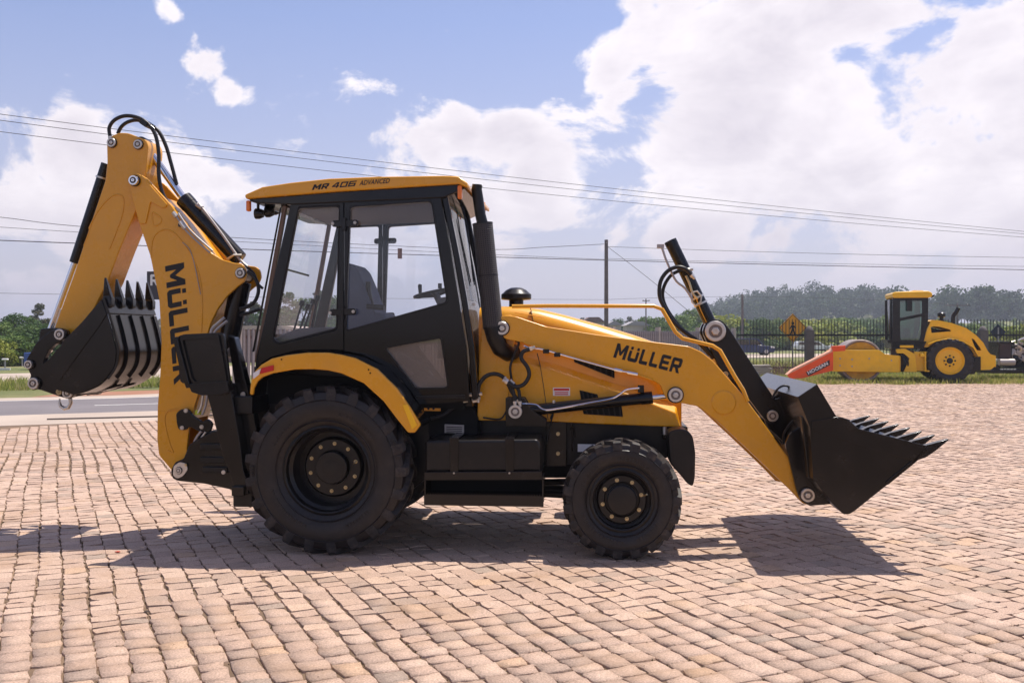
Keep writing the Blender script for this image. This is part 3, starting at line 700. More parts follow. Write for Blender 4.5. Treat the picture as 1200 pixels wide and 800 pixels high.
U = ((ex-lx)/tot, (ez-lz)/tot); hgt = .118
ul = math.hypot(*U); V = (-U[1]/ul*hgt - U[0]/ul*.012, U[0]/ul*hgt)
V = (V[0] + .020, V[1])
lettering('arm_lettering', 'MULLER', (lx, lz), U, V, -.6605, BH, label='MÜLLER lettering on the loader arm')
# tubes and hoses on the bonnet side
part(MB().tube([Q(614,405,-.70), Q(622,408,-.70), Q(635,409,-.70), Q(660,416,-.70), Q(721,433,-.70), Q(747,437.5,-.69)], .0075, 8, smooth=4), 'steel_tube', CHR, bevel=0)
part(MB().tube([Q(720,432.5,-.70), Q(729,434.5,-.70)], .016, 8).tube([Q(735,436,-.70), Q(747,438.5,-.69)], .014, 8), 'tube_coupling', CHR, bevel=0)
for q in ((640,411.5),(653,415.5)): part(MB().box(Q(q[0], q[1], -.69), (.05, .05, .035)), 'tube_clamp', BLK, bevel=.004)
part(MB().tube([Q(612,473,-.68), Q(628,474,-.69), Q(636,479.5,-.70), Q(648,479.5,-.70), Q(690,472,-.70), Q(716,467,-.70), Q(726,462,-.69), Q(734,456.5,-.68), Q(749,454.5,-.66)], .0085, 8, smooth=4), 'steel_tube', CHR, bevel=0)
part(MB().box(Q(751,455.5,-.63), (.05,.05,.06)), 'tube_port', BLK, bevel=.005)
part(MB().tube([Q(649,476,-.62), Q(649,469,-.62)], .012, 6), 'tube_clip', ZINC, bevel=0)
def hose(pts, c, r=.0145, ends=True, m=HOSE, name='hydraulic_hose'):
    pp = [Q(p[0], p[1], p[2] if len(p) > 2 else c) for p in pts]
    o = part(MB().tube(pp, r, 10, smooth=5), name, m, bevel=0, angle=60)
    if ends:
        for a, b in ((pp[0], pp[1]), (pp[-1], pp[-2])):
            d = (a-b).normalized(); part(MB().tube([a - d*.03, a + d*.045], r*.85, 8).tube([a + d*.0, a + d*.02], r*1.15, 6), 'hose_fitting', ZINC, parent=o, bevel=0)
hose([(560.5,465),(561,452),(569,441),(581,438),(592,444),(600,459),(606,468)], -.68, .017)
hose([(621,409),(613,412),(611,420),(618,430),(620,440),(614,450),(604,453),(595,448)], -.72, .017)
hose([(603,470),(601,456),(595,447)], -.70, .014)
hose([(609,470),(608,458),(602,450)], -.69, .014)
hose([(600,447),(598,430),(603,415),(608,402),(604,399)], -.60, .010, ends=False)
hose([(546,469),(556,468),(560,466)], -.66, .012, m=ZINC, ends=False, name='steel_tube')
hose([(540,472),(530,478),(520,486),(505,490)], -.66, .015, ends=False)
hose([(566,489),(585,491),(592,484),(594,478)], -.60, .007, ends=False)
hose([(645,491),(650,478),(643,505),(641,520)], -.56, .006, ends=False)
for q in ((551,463,),(556,470),(545,470),(562,462)): part(MB().tube([Q(q[0]-2,q[1],-.68), Q(q[0]+3,q[1]-1,-.68)], .016, 6), 'hose_fitting', ZINC, bevel=0)
part(MB().tube([Q(q[0], q[1], -.66) for q in ((600,359),(640,358.4),(766,358.6),(776,362.5),(791.5,389),(800,396.5),(835,405),(843.7,410.5),(861,441),(871,457),(876,470))], .016, 10, smooth=0), 'guard_rail', YEL, bevel=0, angle=60)

# ---------------------------------------------------------------- central tilt linkage
A, B = Q(785.3,282,0), Q(834,382,0)
tc_ = part(MB().cyl(A, B, .054, 28), 'tilt_cylinder', BLK, bevel=.005)
part(MB().cyl(A - (B-A).normalized()*.002, A + (B-A).normalized()*.05, .0555, 28), 'cylinder_cap', BLK, parent=tc_, bevel=.004)
part(MB().tube([Q(773,289.5,-.05), Q(776,291,-.05), Q(780,303,-.06), Q(787,319,-.07), Q(793,330,-.08), Q(803,338,-.09), Q(812,352,-.09)], .010, 8, smooth=3).box(Q(774,288.5,-.03), (.06,.05,.03)), 'steel_tube', STEEL, parent=tc_, bevel=0)
mid = A.lerp(B, .70); dd = (B-A).normalized()
for k in (-1, 1):
    part(MB().tube([mid + dd*.03*k - dd*.008, mid + dd*.03*k + dd*.008], .062, 24), 'cylinder_clamp', ZINC, parent=tc_, bevel=0)
part(MB().tube([Q(x, y, -.085) for x, y in ((810,343),(817,341),(822,347),(821,354),(815,358),(811,354),(810,343))], .008, 8), 'hose_clamp', ZINC, parent=tc_, bevel=0)
part(MB().tube([Q(804,323,-.075), Q(808,332,-.08), Q(812,344,-.085), Q(818,350,-.085)], .010, 8, smooth=3), 'steel_tube', BRASS, parent=tc_, bevel=0)
part(MB().tube([Q(816,350,-.06), Q(822,365,-.06), Q(829,380,-.06)], .005, 8), 'steel_tube', YEL, parent=tc_, bevel=0)  # yellow strip stands in for a yellow reflection along the cylinder
hose([(810,322),(803,315),(793,313),(782,318),(774,330),(773,347),(779,361),(790,378),(804,390),(824,404),(836,420)], -.12, .017)
hose([(806,316),(797,317),(786,323),(778,336),(777,350),(784,366),(798,384),(815,398),(832,416)], -.05, .015)
LEV = [(823,389),(826,379),(834,373.5),(843,374),(851,380),(858,390),(916,480),(917,490),(910,497),(901,496),(893,488),(862,446),(852,441),(843,432)]
part(MB().prism(fillet(PP(LEV, -.16), .03), -.16, -.08), 'tilt_lever', BLK, bevel=.008)
part(MB().prism(fillet(PP(LEV, -.16), .03), .08, .16), 'tilt_lever', BLK, bevel=.008)
part(MB().prism(fillet(PP([(828,384),(846,379),(862,408),(885,452),(884,466),(874,470),(852,440),(838,418)], -.06), .03), -.06, .06), 'tilt_link', BLK, bevel=.008)
x, z = P(838, 388, -.17)
part(MB().lathe([(.098,0),(.098,-.012),(.088,-.02)], (x,-.158,z), 32), 'pivot_flange', BLK, bevel=.003)
pin(838, 388, -.178, .088, depth=.03); pin(905, 487, -.17, .048)
for k in range(8):
    a = 2*math.pi*k/8+.2; part(MB().cyl((x+.092*math.cos(a)*1.0, -.178, z+.092*math.sin(a)), (x+.092*math.cos(a), -.186, z+.092*math.sin(a)), .006, 6), 'bolt', ZINC, bevel=0)
part(MB().box((P(700, 440, 0)[0]+.9, 0, P(848, 471, -.66)[1]), (.12, 1.14, .12)), 'arm_cross_tube', YEL, bevel=.03)
x1, z1 = P(862, 447, -.66)
pin(850, 438, -.20, .022, m=BRASS)
# ---------------------------------------------------------------- loader bucket
BW = 1.12
SIDE = [(935,465),(957.5,450),(980,487.5),(986,488.5),(994,491),(1006,502),(1030,509.5),(1086,522),(1072,542),(1002,598),(995,602.5),(988,602),(976,589),(953,561),(949,500)]
for s in (-1, 1):
    part(MB().prism(fillet(PP(SIDE, -BW), [.01]*10 + [.03, .03, .02, .02, .02], 3), s*BW, s*(BW-.016)), 'bucket_side', BLK, bevel=.003)
    part(MB().prism(PP([(951,493),(980,488),(993,491),(1006,502),(1086,522),(1073,541),(951,504)], -BW), s*(BW+.0005), s*(BW+.010)), 'side_reinforcement', BLK, bevel=.003)
shell = PP([(957.5,450),(935,465),(949,500),(953,561),(976,590),(990,603),(1002,598.5),(1072,542)], -BW)
part(MB().prism(strip(shell, .014), -BW+.016, BW-.016), 'bucket_shell', BLK, bevel=0, angle=25)
part(MB().prism(strip(PP([(1040,568),(1072,542),(1088,527)], -BW), .028), -BW-.01, BW+.01), 'cutting_edge', BLK, bevel=.004)
tb = P(1086, 524, -BW); tt = P(1113.5, 515, -BW)
tbl = P(1074, 541, -BW)
tm = MB()
def tooth_sec(p, hw, hh, nrm): return [(p[0]+nrm[0]*hh, -hw, p[1]+nrm[1]*hh), (p[0]+nrm[0]*hh, hw, p[1]+nrm[1]*hh), (p[0]-nrm[0]*hh, hw, p[1]-nrm[1]*hh), (p[0]-nrm[0]*hh, -hw, p[1]-nrm[1]*hh)]
pb = P(1070, 536, -BW); dvec = (Vector(tt) - Vector(pb)).normalized(); nrm = (-dvec.y, dvec.x)
L_ = (Vector(tt)-Vector(pb)).length
tm.loft([tooth_sec((0, 0), .042, .030, nrm), tooth_sec(tuple(dvec*L_*.28), .044, .040, nrm), tooth_sec(tuple(dvec*L_*.45), .036, .036, nrm), tooth_sec(tuple(dvec*L_*.55), .040, .030, nrm), tooth_sec(tuple(dvec*L_), .020, .004, nrm)])
tme = tm.mesh('bucket_tooth', BLK, angle=30)
for k in range(8):
    o = bpy.data.objects.new('bucket_tooth', tme); COL.objects.link(o); o.parent = BH
    o.location = (pb[0], -BW+.045 + (2*BW-.09)*k/7, pb[1])
    b = o.modifiers.new('bevel', 'BEVEL'); b.width = .006; b.segments = 2
for s in (-1, 1):
    part(MB().prism(fillet(PP([(952,497),(954,560),(977,590),(972,590),(948,592),(938,586),(933,574),(926,545),(920,520),(925,508),(940,498)], -.70), .02), s*.72, s*.67), 'bucket_ear', BLK, bevel=.006)
    part(MB().prism(fillet(PP([(952,497),(954,560),(977,590),(960,590),(945,560),(930,530),(928,515),(940,500)], -.52), .02), s*.54, s*.50), 'bucket_ear', BLK, bevel=.006)
    part(MB().prism(fillet(PP([(891,478),(905,468),(925,462),(936,468),(950,500),(951,545),(936,545),(915,515),(898,500)], -.10), .03), s*.14 if s < 0 else .10, -.10 if s < 0 else .14).prism(PP([(936,468),(950,500),(951,545),(944,545)], -.1), s*.02, s*.10), 'link_ear', BLK, bevel=.006)
    part(MB().cyl(Q(946,488,s*.9 if s<0 else .9), Q(951,562,s*.9 if s<0 else .9), .035, 12) if False else MB().prism(PP([(938,487),(951,487),(955,560),(946,560)], -.95), s*.98, s*.90), 'back_rib', BLK, bevel=.01)
pin(946, 579.5, -.725, .055)
for s in (-1,1):
    part(MB().cyl(Q(946,579.5,-.725) if s<0 else Vector((P(946,579.5,-.725)[0], .725, P(946,579.5,-.725)[1])), Vector((P(946,579.5,-.725)[0], s*.5, P(946,579.5,-.725)[1])), .035), 'pivot_shaft', BLK, bevel=0)
hose([(934,440,-.5),(925,450,-.5),(915,462,-.5)], -.5, .008, ends=False) if False else None
hose([(905,466),(912,455),(922,452),(934,462),(938,480),(920,505),(918,520)], -.45, .009, ends=False)
# ---------------------------------------------------------------- digger: boom, dipper, bucket
BC = -.20                                   # the digger is shifted a little to the near side
yb0, yb1 = BC-.20, BC+.20; yd0, yd1 = BC-.15, BC+.15
BOOM = [(151,212),(153,206),(158,203.5),(165,205),(172,209),(200,240),(212,256),(232,279),(247,296),(260,304),(274,308),(283,309),(288,314),(289,322),(286,330),(278,336),(266,347),(255,362),(247,378),(243,392),(241,420),(236,450),(228,475),(221,505),(219,525),(219,545),(216,556),(208,558),(201,551),(186,533),(184,515),(184.5,476),(187.5,440),(189,400),(186.5,352),(176,300),(163,262),(154,230)]
bp = fillet(PP(BOOM, yb0), .02, 3)
boom = part(MB().prism(bp, yb0, yb0+.035), 'boom', YEL, bevel=.008, seg=3)
part(MB().prism(bp, yb1-.035, yb1), 'boom_side_plate', YEL, bevel=.008)
# closing plates front and back between the side plates
LFT = [(154,230),(163,262),(176,300),(186.5,352),(189,400),(187.5,440),(184.5,476),(184,515),(186,533),(201,551)]
part(MB().prism(strip(PP([(x+1.5, y) for x, y in LFT[1:]], yb0), .02), yb0+.036, yb1-.036), 'boom_web', YEL, bevel=0)
part(MB().prism(strip(PP([(186,232),(212,262),(240,300),(252,318),(258,335),(246,365),(240,400),(234,450),(222,490)], yb0), .02), yb0+.036, yb1-.036), 'boom_web', YEL, bevel=0)
# pressed reinforcement outlines
def relief(pts, c, closed=False, r=.006, m=YEL, par=None):
    pp = [Q(x, y, c) for x, y in pts]
    part(MB().tube(pp, r, 8, smooth=4), 'weld_bead', m, parent=par or BH, bevel=0, angle=80)
relief([(177,302),(178,285),(182,275),(192,269),(203,272),(214,284),(226,302),(234,325),(237,355),(236,390)], yb0-.001, par=boom)
relief([(196,527),(203,530),(199,520),(194,500),(193,490),(196,482),(204,479),(214,480)], yb0-.001, par=boom)
relief([(185,482),(205,481),(222,477)], yb0-.001, par=boom, r=.003)
relief([(170,234),(170,250),(172,258)], yb0-.001, par=boom)
relief([(178,250),(180,249),(189,256),(187,262),(180,264),(178,250)], yb0-.001, par=boom)
relief([(166,206),(174,216),(186,232),(194,243)], yb0-.004, r=.010, par=boom)
# boom head fork plate
part(MB().prism(fillet(PP([(151,212),(154,204),(161,203),(167,207),(196,240),(190,244),(176,236),(170,262),(163,262),(156,236)], yb0-.02), .015), yb0-.014, yb0+.002), 'boom_head_plate', YEL, parent=boom, bevel=.005)
DIP = [(125,170),(126.5,163),(132,158.5),(140,155.5),(150,156),(162,160.5),(171,164),(173.5,171),(172,190),(171,203),(166,224),(161,243),(152,264),(140,293),(126,330),(110,362),(98,385),(84,398),(74,400),(64,397),(61,390),(64,383),(76,350),(87,320),(104,268),(123,212),(125.5,190)]
dp = fillet(PP(DIP, yd0), .02, 3)
dipper = part(MB().prism(dp, yd0, yd1), 'dipper_arm', YEL, bevel=.010, seg=3)
relief([(104,268),(112,252),(122,238),(133,229),(142,229),(145,236),(143,252),(136,272),(128,292)], yd0-.001, par=dipper)
relief([(107,262),(104,272),(98,288)], yd0-.001, par=dipper, r=.004)
for q in ((131.5,167.5),(162.5,169.5)): pin(q[0], q[1], yd0-.002, .040, depth=.025)
pin(158.5, 212, yb0-.016, .043, m=CHR, depth=.045)
pin(282, 320, yb0-.002, .042, depth=.02)
# dipper (crowd) cylinder over the boom
A, B, Cc = Q(169,169,BC), Q(216,234,BC), Q(287,311,BC)
cc = part(MB().cyl(B, Q(281,304,BC), .073, 28), 'crowd_cylinder', BLK, bevel=.006)
d = (Cc-B).normalized()
part(MB().cyl(B - d*.012, B + d*.07, .076, 28), 'cylinder_gland', BLK, parent=cc, bevel=.004)
part(MB().cyl(A, B, .034, 20), 'piston_rod', CHR, parent=cc, bevel=0)
part(MB().lathe([(.055,-.07),(.055,.07)], A, 20), 'cylinder_eye', BLK, parent=cc, bevel=.004)
part(MB().tube([Q(233,239,BC-.06), Q(238,245,BC-.07), Q(262,277,BC-.07), Q(281,304,BC-.07), Q(290,312,BC-.07)], .012, 8, smooth=2).tube([Q(231,240,BC-.05), Q(237,244,BC-.07)], .02, 8), 'steel_tube', STEEL, parent=cc, bevel=0)
part(MB().tube([Q(266,304,BC-.08), Q(274,299,BC-.10), Q(283,299,BC-.06)], .012, 8), 'cylinder_clamp', ZINC, parent=cc, bevel=0)
# bucket cylinder on the back of the dipper
A, B, Cc = Q(126,180,BC), Q(87.5,308,BC), Q(57,392,BC)
bc_ = part(MB().cyl(Q(125,192,BC), B, .047, 24), 'bucket_cylinder', BLK, bevel=.005)
part(MB().cyl(B, Q(49,414,BC), .027, 20), 'piston_rod', CHR, parent=bc_, bevel=0)
part(MB().tube([Q(x, y, BC) for x, y in ((122.5,196),(119,207.5),(118.3,209.7))], [.047,.050,.050], 24), 'cylinder_clamp', ZINC, parent=bc_, bevel=0) if False else None
q0 = Q(119.5,208.5,BC); dd = (B-A).normalized()
part(MB().cyl(q0 - dd*.008, q0 + dd*.008, .054, 24), 'cylinder_clamp', ZINC, parent=bc_, bevel=0)
part(MB().tube([q0 + Vector((-.05,-.04,.03)), Q(104,258,BC-.06), Q(90,300,BC-.06)], .007, 6), 'steel_tube', STEEL, parent=bc_, bevel=0) if False else None
part(MB().cyl(Q(72,362,BC-.03), Q(62,392,BC-.03), .012, 10), 'side_rod', ZINC, parent=bc_, bevel=0)
# big loops of hose over the boom head
hose([(129,160),(128,150),(134,141),(146,136),(160,137.5),(172,144),(182,158),(186,180),(186,205),(190,225),(198,240),(206,252)], BC-.14, .0165)
hose([(138,157),(142,149),(150,143),(162,141),(174,147),(185,153),(194,170),(200,190),(207,216)], BC-.02, .0165, ends=False)
part(MB().box(Q(173,146,BC-.08), (.07,.16,.05), Matrix.Rotation(rad(35), 3, 'Y')).cyl(Q(169,141,BC-.14), Q(181,152,BC-.14), .012), 'hose_clamp', BLK, bevel=.005)
for k, (x0, y0) in enumerate(((206,252),(209,250))):
    part(MB().tube([Q(x0,y0,yb0-.02), Q(x0+5,y0+8,yb0-.03), Q(x0+12,y0+18,yb0-.03), Q(x0+22,y0+28,yb0-.02), Q(x0+40,y0+44,yb0-.01)], .009, 8, smooth=3), 'steel_tube', STEEL, bevel=0)
part(MB().tube([Q(211,260,yb0-.03), Q(217,268,yb0-.03)], .020, 6).tube([Q(203,249,yb0-.02), Q(207,254,yb0-.02)], .020, 6), 'hose_fitting', ZINC, bevel=0)
part(MB().box(Q(213,264,yb0-.02), (.05,.04,.03)), 'tube_clamp', BLK, bevel=.003)
relief([(214,284),(222,292),(228,310),(235,345)], yb0-.006, r=.0035, m=STEEL)
# lettering down the boom
ux, uz = P(193.5, 312, yb0); vx, vz = P(204, 451, yb0)
tot = sum(GL[c][0] for c in 'MULLER') + .13*5
U = ((vx-ux)/tot, (vz-uz)/tot); ul = math.hypot(*U); H_ = abs(P(216, 312, yb0)[0]-ux)
lettering('boom_lettering', 'MULLER', (ux, uz), U, (-U[1]/ul*H_*.98, U[0]/ul*H_*.98 + .02), yb0-.0005, BH, gap=.13, label='MÜLLER lettering running down the boom')
# boom lift cylinder and hoses between boom and cab
part(MB().cyl(Q(283,330,BC-.05), Q(266,410,BC-.05), .088, 24).lathe([(.075,-.12),(.075,.12)], Q(283,322,BC), 24), 'boom_cylinder', BLK, bevel=.006)
hose([(290,318),(299,326),(303,340),(298,354),(288,360),(281,362)], BC-.28, .016, ends=False)
hose([(286,310),(297,320),(302,332),(308,338)], BC-.1, .012, ends=False)
hose([(281,369),(294,366),(305,362)], BC-.1, .014, ends=False)
part(MB().tube([Q(263,372,-.6), Q(254,380,-.6), Q(248,386,-.6), Q(246,400,-.6)], .013, 8, smooth=2).tube([Q(266,376,-.6), Q(256,384,-.6), Q(251,390,-.6), Q(251,400,-.6)], .012, 8, smooth=2), 'steel_tube', STEEL, bevel=0)
part(MB().lathe([(.04,-.06),(.05,-.03),(.05,.03),(.03,.05)], Q(274,413,-.8), 20), 'hydraulic_motor', ZINC, bevel=.004)
for k in range(3): hose([(276+k*3,420,-.7),(279+k*2,436,-.72),(276+k*4,452,-.7),(281+k*3,466,-.66)], -.7, .008, ends=False, m=STEEL if k != 1 else HOSE)
part(MB().tube([Q(276,440,-.7), Q(283,446,-.7), Q(288,455,-.7), Q(288,470,-.7)], .012, 8, smooth=3), 'steel_tube', STEEL, bevel=0)
# swing post, carriage and rear frame
part(MB().prism(fillet(PP([(201,551),(206,541),(216,537),(223,520),(236,512),(250,505),(292,500),(300,520),(300,560),(292,575),(276,574),(240,566),(210,563),(203,560)], yb0-.06), .02), yb0-.08, yb0-.04), 'swing_bracket', BLK, bevel=.008)
part(MB().prism(fillet(PP([(201,551),(206,541),(216,537),(223,520),(236,512),(250,505),(292,500),(300,520),(300,560),(292,575),(276,574),(240,566),(210,563),(203,560)], yb0-.06), .02), yb1+.04, yb1+.08), 'swing_bracket', BLK, bevel=.008)
for (a, b, c_, d_) in ((238,518,262,528),(232,536,268,541),(236,548,270,552)):
    part(MB().box(Q((a+c_)/2, (b+d_)/2, yb0-.09), (.22, .05, .05)), 'carriage_rib', SATIN, bevel=.008)
part(MB().prism(PP([(232,508),(300,500),(300,575),(232,562)], yb0), yb0-.02, yb1+.02), 'swing_post', DARK, bevel=.01)
part(MB().prism(fillet(PP([(203,546),(210,541),(218,543),(220,550),(214,558),(207,561),(202,557)], yb0-.1), .02), yb0-.083, yb0-.095), 'pivot_cap', ZINC, bevel=.003)
pin(209.5, 551, yb0-.096, .028, depth=.012); pin(218, 544.5, yb0-.096, .012, depth=.01, m=BRASS)
x, z = P(222, 483, yb0)
part(MB().prism(fillet(PP([(207,484),(213,479),(222,479),(226,486),(238,494),(244,490),(250,496),(247,506),(236,506),(222,499),(218,504),(210,503),(208,496)], yb0-.03), .02), yb0-.05, yb0-.01), 'boom_lock', BLK, bevel=.008)
for q in ((213.5,501),(236.5,500),(218,481)): pin(q[0], q[1], yb0-.052, .018, depth=.01)
part(MB().box(Q(232,483,yb0-.04), (.05,.02,.04)), 'lock_tag', mat('lime_tag', (.45,.5,.03), .5), bevel=.003)
hose([(236,505),(229,515),(226,528),(224,540)], yb0-.05, .012, ends=False, m=STEEL); hose([(241,506),(233,518),(230,530),(229,540)], yb0-.05, .010, ends=False, m=ZINC)
hose([(238,462),(236,475),(232,484)], yb0-.05, .010, ends=False, m=ZINC); hose([(243,462),(241,475),(237,486)], yb0-.05, .010, ends=False, m=STEEL)
for z_ in (.42, 1.16):
    part(MB().box((P(290, 500, -.9)[0], 0, z_), (.16, 2.02, .14)), 'carriage_rail', SATIN, bevel=.01)
# stabilisers, folded up
for s in (-1, 1):
    c = -1.06
    lg = [(240,452),(269.5,449),(271,456),(282,520),(286,551),(291,566),(291,579),(279,580),(274,570),(269,553),(262,536),(248,480)]
    leg = part(MB().prism(PP(lg, c), s*1.07, s*.94), 'stabiliser_leg', BLK, bevel=.008)
    part(MB().prism(PP([(262,392),(271,396),(290,470),(300,520),(300,575),(284,575),(283,540),(272,455),(268,430)], -1.0), s*.93, s*.82), 'stabiliser_housing', BLK, bevel=.006)
    pad = part(MB().prism(fillet(PP([(204.5,399),(207,394),(214,391.5),(257,389.5),(261,392),(268,446),(268,452),(224,458),(219,452)], -1.12), .015), s*1.10, s*1.06), 'stabiliser_foot', BLK, bevel=.006)
    fr = fillet(PP([(211,396),(256,392),(266,445),(264,449),(227,450),(223,444)], -1.12), .015)
    fi = [(x + (P(240,422,-1.12)[0]-x)*.10, z + (P(240,422,-1.12)[1]-z)*.10) for x, z in fr]
    part(MB().prism(fr, s*1.10, s*1.125, [fi]), 'foot_rim', BLK, parent=pad, bevel=.004)
    part(MB().prism(fillet(PP([(222,450),(268,446),(270,458),(262,462),(238,463),(226,459)], -1.1), .01), s*1.13, s*1.02), 'foot_hinge', SATIN, parent=pad, bevel=.006)
    part(MB().prism(PP([(203,396),(208,394),(223,450),(219,455),(213,440)], -1.12), s*1.135, s*1.05), 'foot_flange', BLK, parent=pad, bevel=.006)
    part(MB().box((P(284,573,-1.0)[0], s*1.0, P(284,573,-1.0)[1]), (.10, .22, .08)), 'stabiliser_pivot', BLK, bevel=.01)
pin(262, 553, -1.075, .016, depth=.01); pin(285, 462, -.95, .02, depth=.01)
# digger bucket
nb, fb = BC-.44, BC+.44
DS = [(119,351),(125.5,368),(131,388),(136,411),(135,424),(132,432),(124,443),(115,451),(99,458),(85,461.5),(68,457),(53,449),(46,438),(48,428),(57,421),(66,410),(76,400),(96,378)]
for (y0, y1) in ((nb, nb+.014), (fb, fb-.014)):
    part(MB().prism(fillet(PP(DS, nb), .012, 2), y0, y1), 'digger_bucket_side', BLK, bevel=.003)
part(MB().prism(PP([(119,351),(125.5,368),(118,380),(70,446),(60,436),(74,400),(96,378)], nb), nb-.009, nb+.0), 'side_cutter', BLK, bevel=.003)
sh2 = PP([(125.5,368),(131,388),(136,411),(135,424),(132,432),(124,443),(115,451),(99,458),(85,461.5),(70,455)], nb)
db = part(MB().prism(strip([sh2[0]] + fillet(sh2, .05, 3)[4:-4] + [sh2[-1]], .012), nb+.014, fb-.014), 'digger_bucket_shell', BLK, bevel=0, angle=50)
part(MB().prism(strip(PP([(119.5,350),(125.5,368)], nb), .026), nb-.004, fb+.004), 'digger_bucket_lip', BLK, bevel=.003)
arcp = fillet(PP([(126.5,369),(132,388),(137,411),(136,424),(133,432),(125,443)], nb), .05, 3)
arcp = [PP([(126.5,369)], nb)[0]] + arcp[4:-4] + [PP([(125,443)], nb)[0]]
for k in range(1, 5):
    yy = nb + (fb-nb)*(k-.25)/4.0
    part(MB().prism(strip(arcp, .026), yy-.010, yy+.010), 'wear_strip', BLK, bevel=.002)
part(MB().prism(strip(arcp, .022), nb, nb+.03), 'wear_strip', BLK, bevel=.002); part(MB().prism(strip(arcp, .022), fb, fb-.03), 'wear_strip', BLK, bevel=.002)
# teeth: adapter and point
p0 = Vector(P(123.5, 360, nb)); tp = Vector(P(119.0, 327, nb)); dv = (tp-p0).normalized(); Ln = (tp-p0).length; nn = (-dv.y, dv.x)
tm = MB(); tm.loft([tooth_sec((0,0), .030, .030, nn), tooth_sec(tuple(dv*Ln*.28), .034, .042, nn), tooth_sec(tuple(dv*Ln*.40), .023, .034, nn), tooth_sec(tuple(dv*Ln*.48), .028, .030, nn), tooth_sec(tuple(dv*Ln*1.06), .013, .006, nn)])
tme = tm.mesh('digger_tooth', BLK, angle=30)
for k in range(5):
    o = bpy.data.objects.new('digger_tooth', tme); COL.objects.link(o); o.parent = BH
    o.location = (p0.x+.012, nb+.05 + (fb-nb-.10)*k/4, p0.y); b = o.modifiers.new('bevel', 'BEVEL'); b.width = .005; b.segments = 2
# bucket linkage
LK = [(30.5,428),(31,420),(36,412),(41,403),(50,394),(60,387),(70,384),(78,387),(79.5,394),(74,399),(66,402),(57,410),(52,420),(50,430),(51,441),(60,449),(72,452),(84,452),(88,459),(84,466),(76,466.5),(62,462),(48,457),(37,455),(33,448),(36,440)]
for (y0, y1) in ((BC-.26, BC-.20), (BC+.26, BC+.20)):
    part(MB().prism(fillet(PP(LK, BC-.26), .015, 3), y0, y1), 'bucket_link', BLK, bevel=.008)
part(MB().prism(fillet(PP([(60,385),(80,384),(86,396),(70,404),(58,400)], BC), .02), BC-.18, BC+.18), 'dipper_nose', BLK, bevel=.01)
for q, r in (((71.2,391.8),.047),((34.8,427),.037),((40.5,449),.050),((80.5,460.2),.046),((70.5,458.8),.024)): pin(q[0], q[1], BC-.27 if q[0] != 71.2 else BC-.27, r, m=ZINC if r > .03 else BRASS)
for q in ((34.8,427),(40.5,449),(80.5,460.2)):
    a = Q(q[0], q[1], BC-.27); part(MB().cyl(a, a + Vector((0,.54,0)), .028), 'pivot_shaft', BLK, bevel=0)
part(MB().prism(PP([(84,458),(110,455),(146,449),(144,452),(112,460),(88,465)], BC-.1), BC-.14, BC-.10).prism(PP([(84,458),(110,455),(146,449),(144,452),(112,460),(88,465)], BC-.1), BC+.14, BC+.10), 'bucket_hinge_rib', BLK, bevel=.004)
part(MB().tube([Q(54,421,BC-.1), Q(56,414,BC-.1), Q(61,409,BC-.1)], .016, 8), 'grease_tube', CHR, bevel=0)
hk = [(80,462),(82.5,467),(83,472),(80,477.5),(75.5,478.5),(71,475.5),(69.5,470.5),(70,467)]
part(MB().tube([Q(x, y, BC-.2) for x, y in hk], [.018,.017,.017,.018,.018,.015,.011,.006], 10), 'lifting_hook', ZINC, bevel=0)
# ================================================================== THE PLACE
UR = np.array([-.421, .907]); UC = np.array([.907, .421])        # along / across the paving rows
def nodes_of(m): return m.node_tree.nodes, m.node_tree.links, m.node_tree.nodes['Principled BSDF']
def ramp_mat(name, stops, scale=1.0, detail=8, rough=.9, bump=.3, bdist=.02, coords='Object', bscale=None, attr=None):
    m = bpy.data.materials.new(name); m.use_nodes = True; N, Lk, b = nodes_of(m); b.inputs['Roughness'].default_value = rough; b.inputs['Specular IOR Level'].default_value = .25
    t = N.new('ShaderNodeTexCoord'); n = N.new('ShaderNodeTexNoise'); n.inputs['Scale'].default_value = scale; n.inputs['Detail'].default_value = detail; n.inputs['Roughness'].default_value = .65
    Lk.new(t.outputs[coords], n.inputs['Vector']); cr = N.new('ShaderNodeValToRGB'); e = cr.color_ramp.elements
    while len(e) < len(stops): e.new(.5)
    for k, (p, c) in enumerate(stops): e[k].position = p; e[k].color = (*c, 1)
    src = n.outputs[0]
    if attr:
        a = N.new('ShaderNodeAttribute'); a.attribute_name = attr; mm = N.new('ShaderNodeMath'); mm.operation = 'MULTIPLY_ADD'
        Lk.new(n.outputs[0], mm.inputs[0]); mm.inputs[1].default_value = .45; ad = N.new('ShaderNodeMath'); ad.operation = 'MULTIPLY_ADD'
        Lk.new(a.outputs['Fac'], ad.inputs[0]); ad.inputs[1].default_value = .75; ad.inputs[2].default_value = -.1; Lk.new(ad.outputs[0], mm.inputs[2]); src = mm.outputs[0]
    Lk.new(src, cr.inputs[0]); Lk.new(cr.outputs[0], b.inputs['Base Color'])
    if bump:
        n2 = N.new('ShaderNodeTexNoise'); n2.inputs['Scale'].default_value = bscale or scale*8; n2.inputs['Detail'].default_value = 8; n2.inputs['Roughness'].default_value = .7; Lk.new(t.outputs[coords], n2.inputs['Vector'])
        bp = N.new('ShaderNodeBump'); bp.inputs['Strength'].default_value = bump; bp.inputs['Distance'].default_value = bdist
        Lk.new(n2.outputs[0], bp.inputs['Height']); Lk.new(bp.outputs[0], b.inputs['Normal'])
    MATS[name] = m; return m
SAND = ramp_mat('joint_sand', [(.3,(.11,.075,.05)),(.55,(.18,.12,.078)),(.75,(.28,.195,.125))], 1.2, bump=.6, bdist=.01, bscale=90)
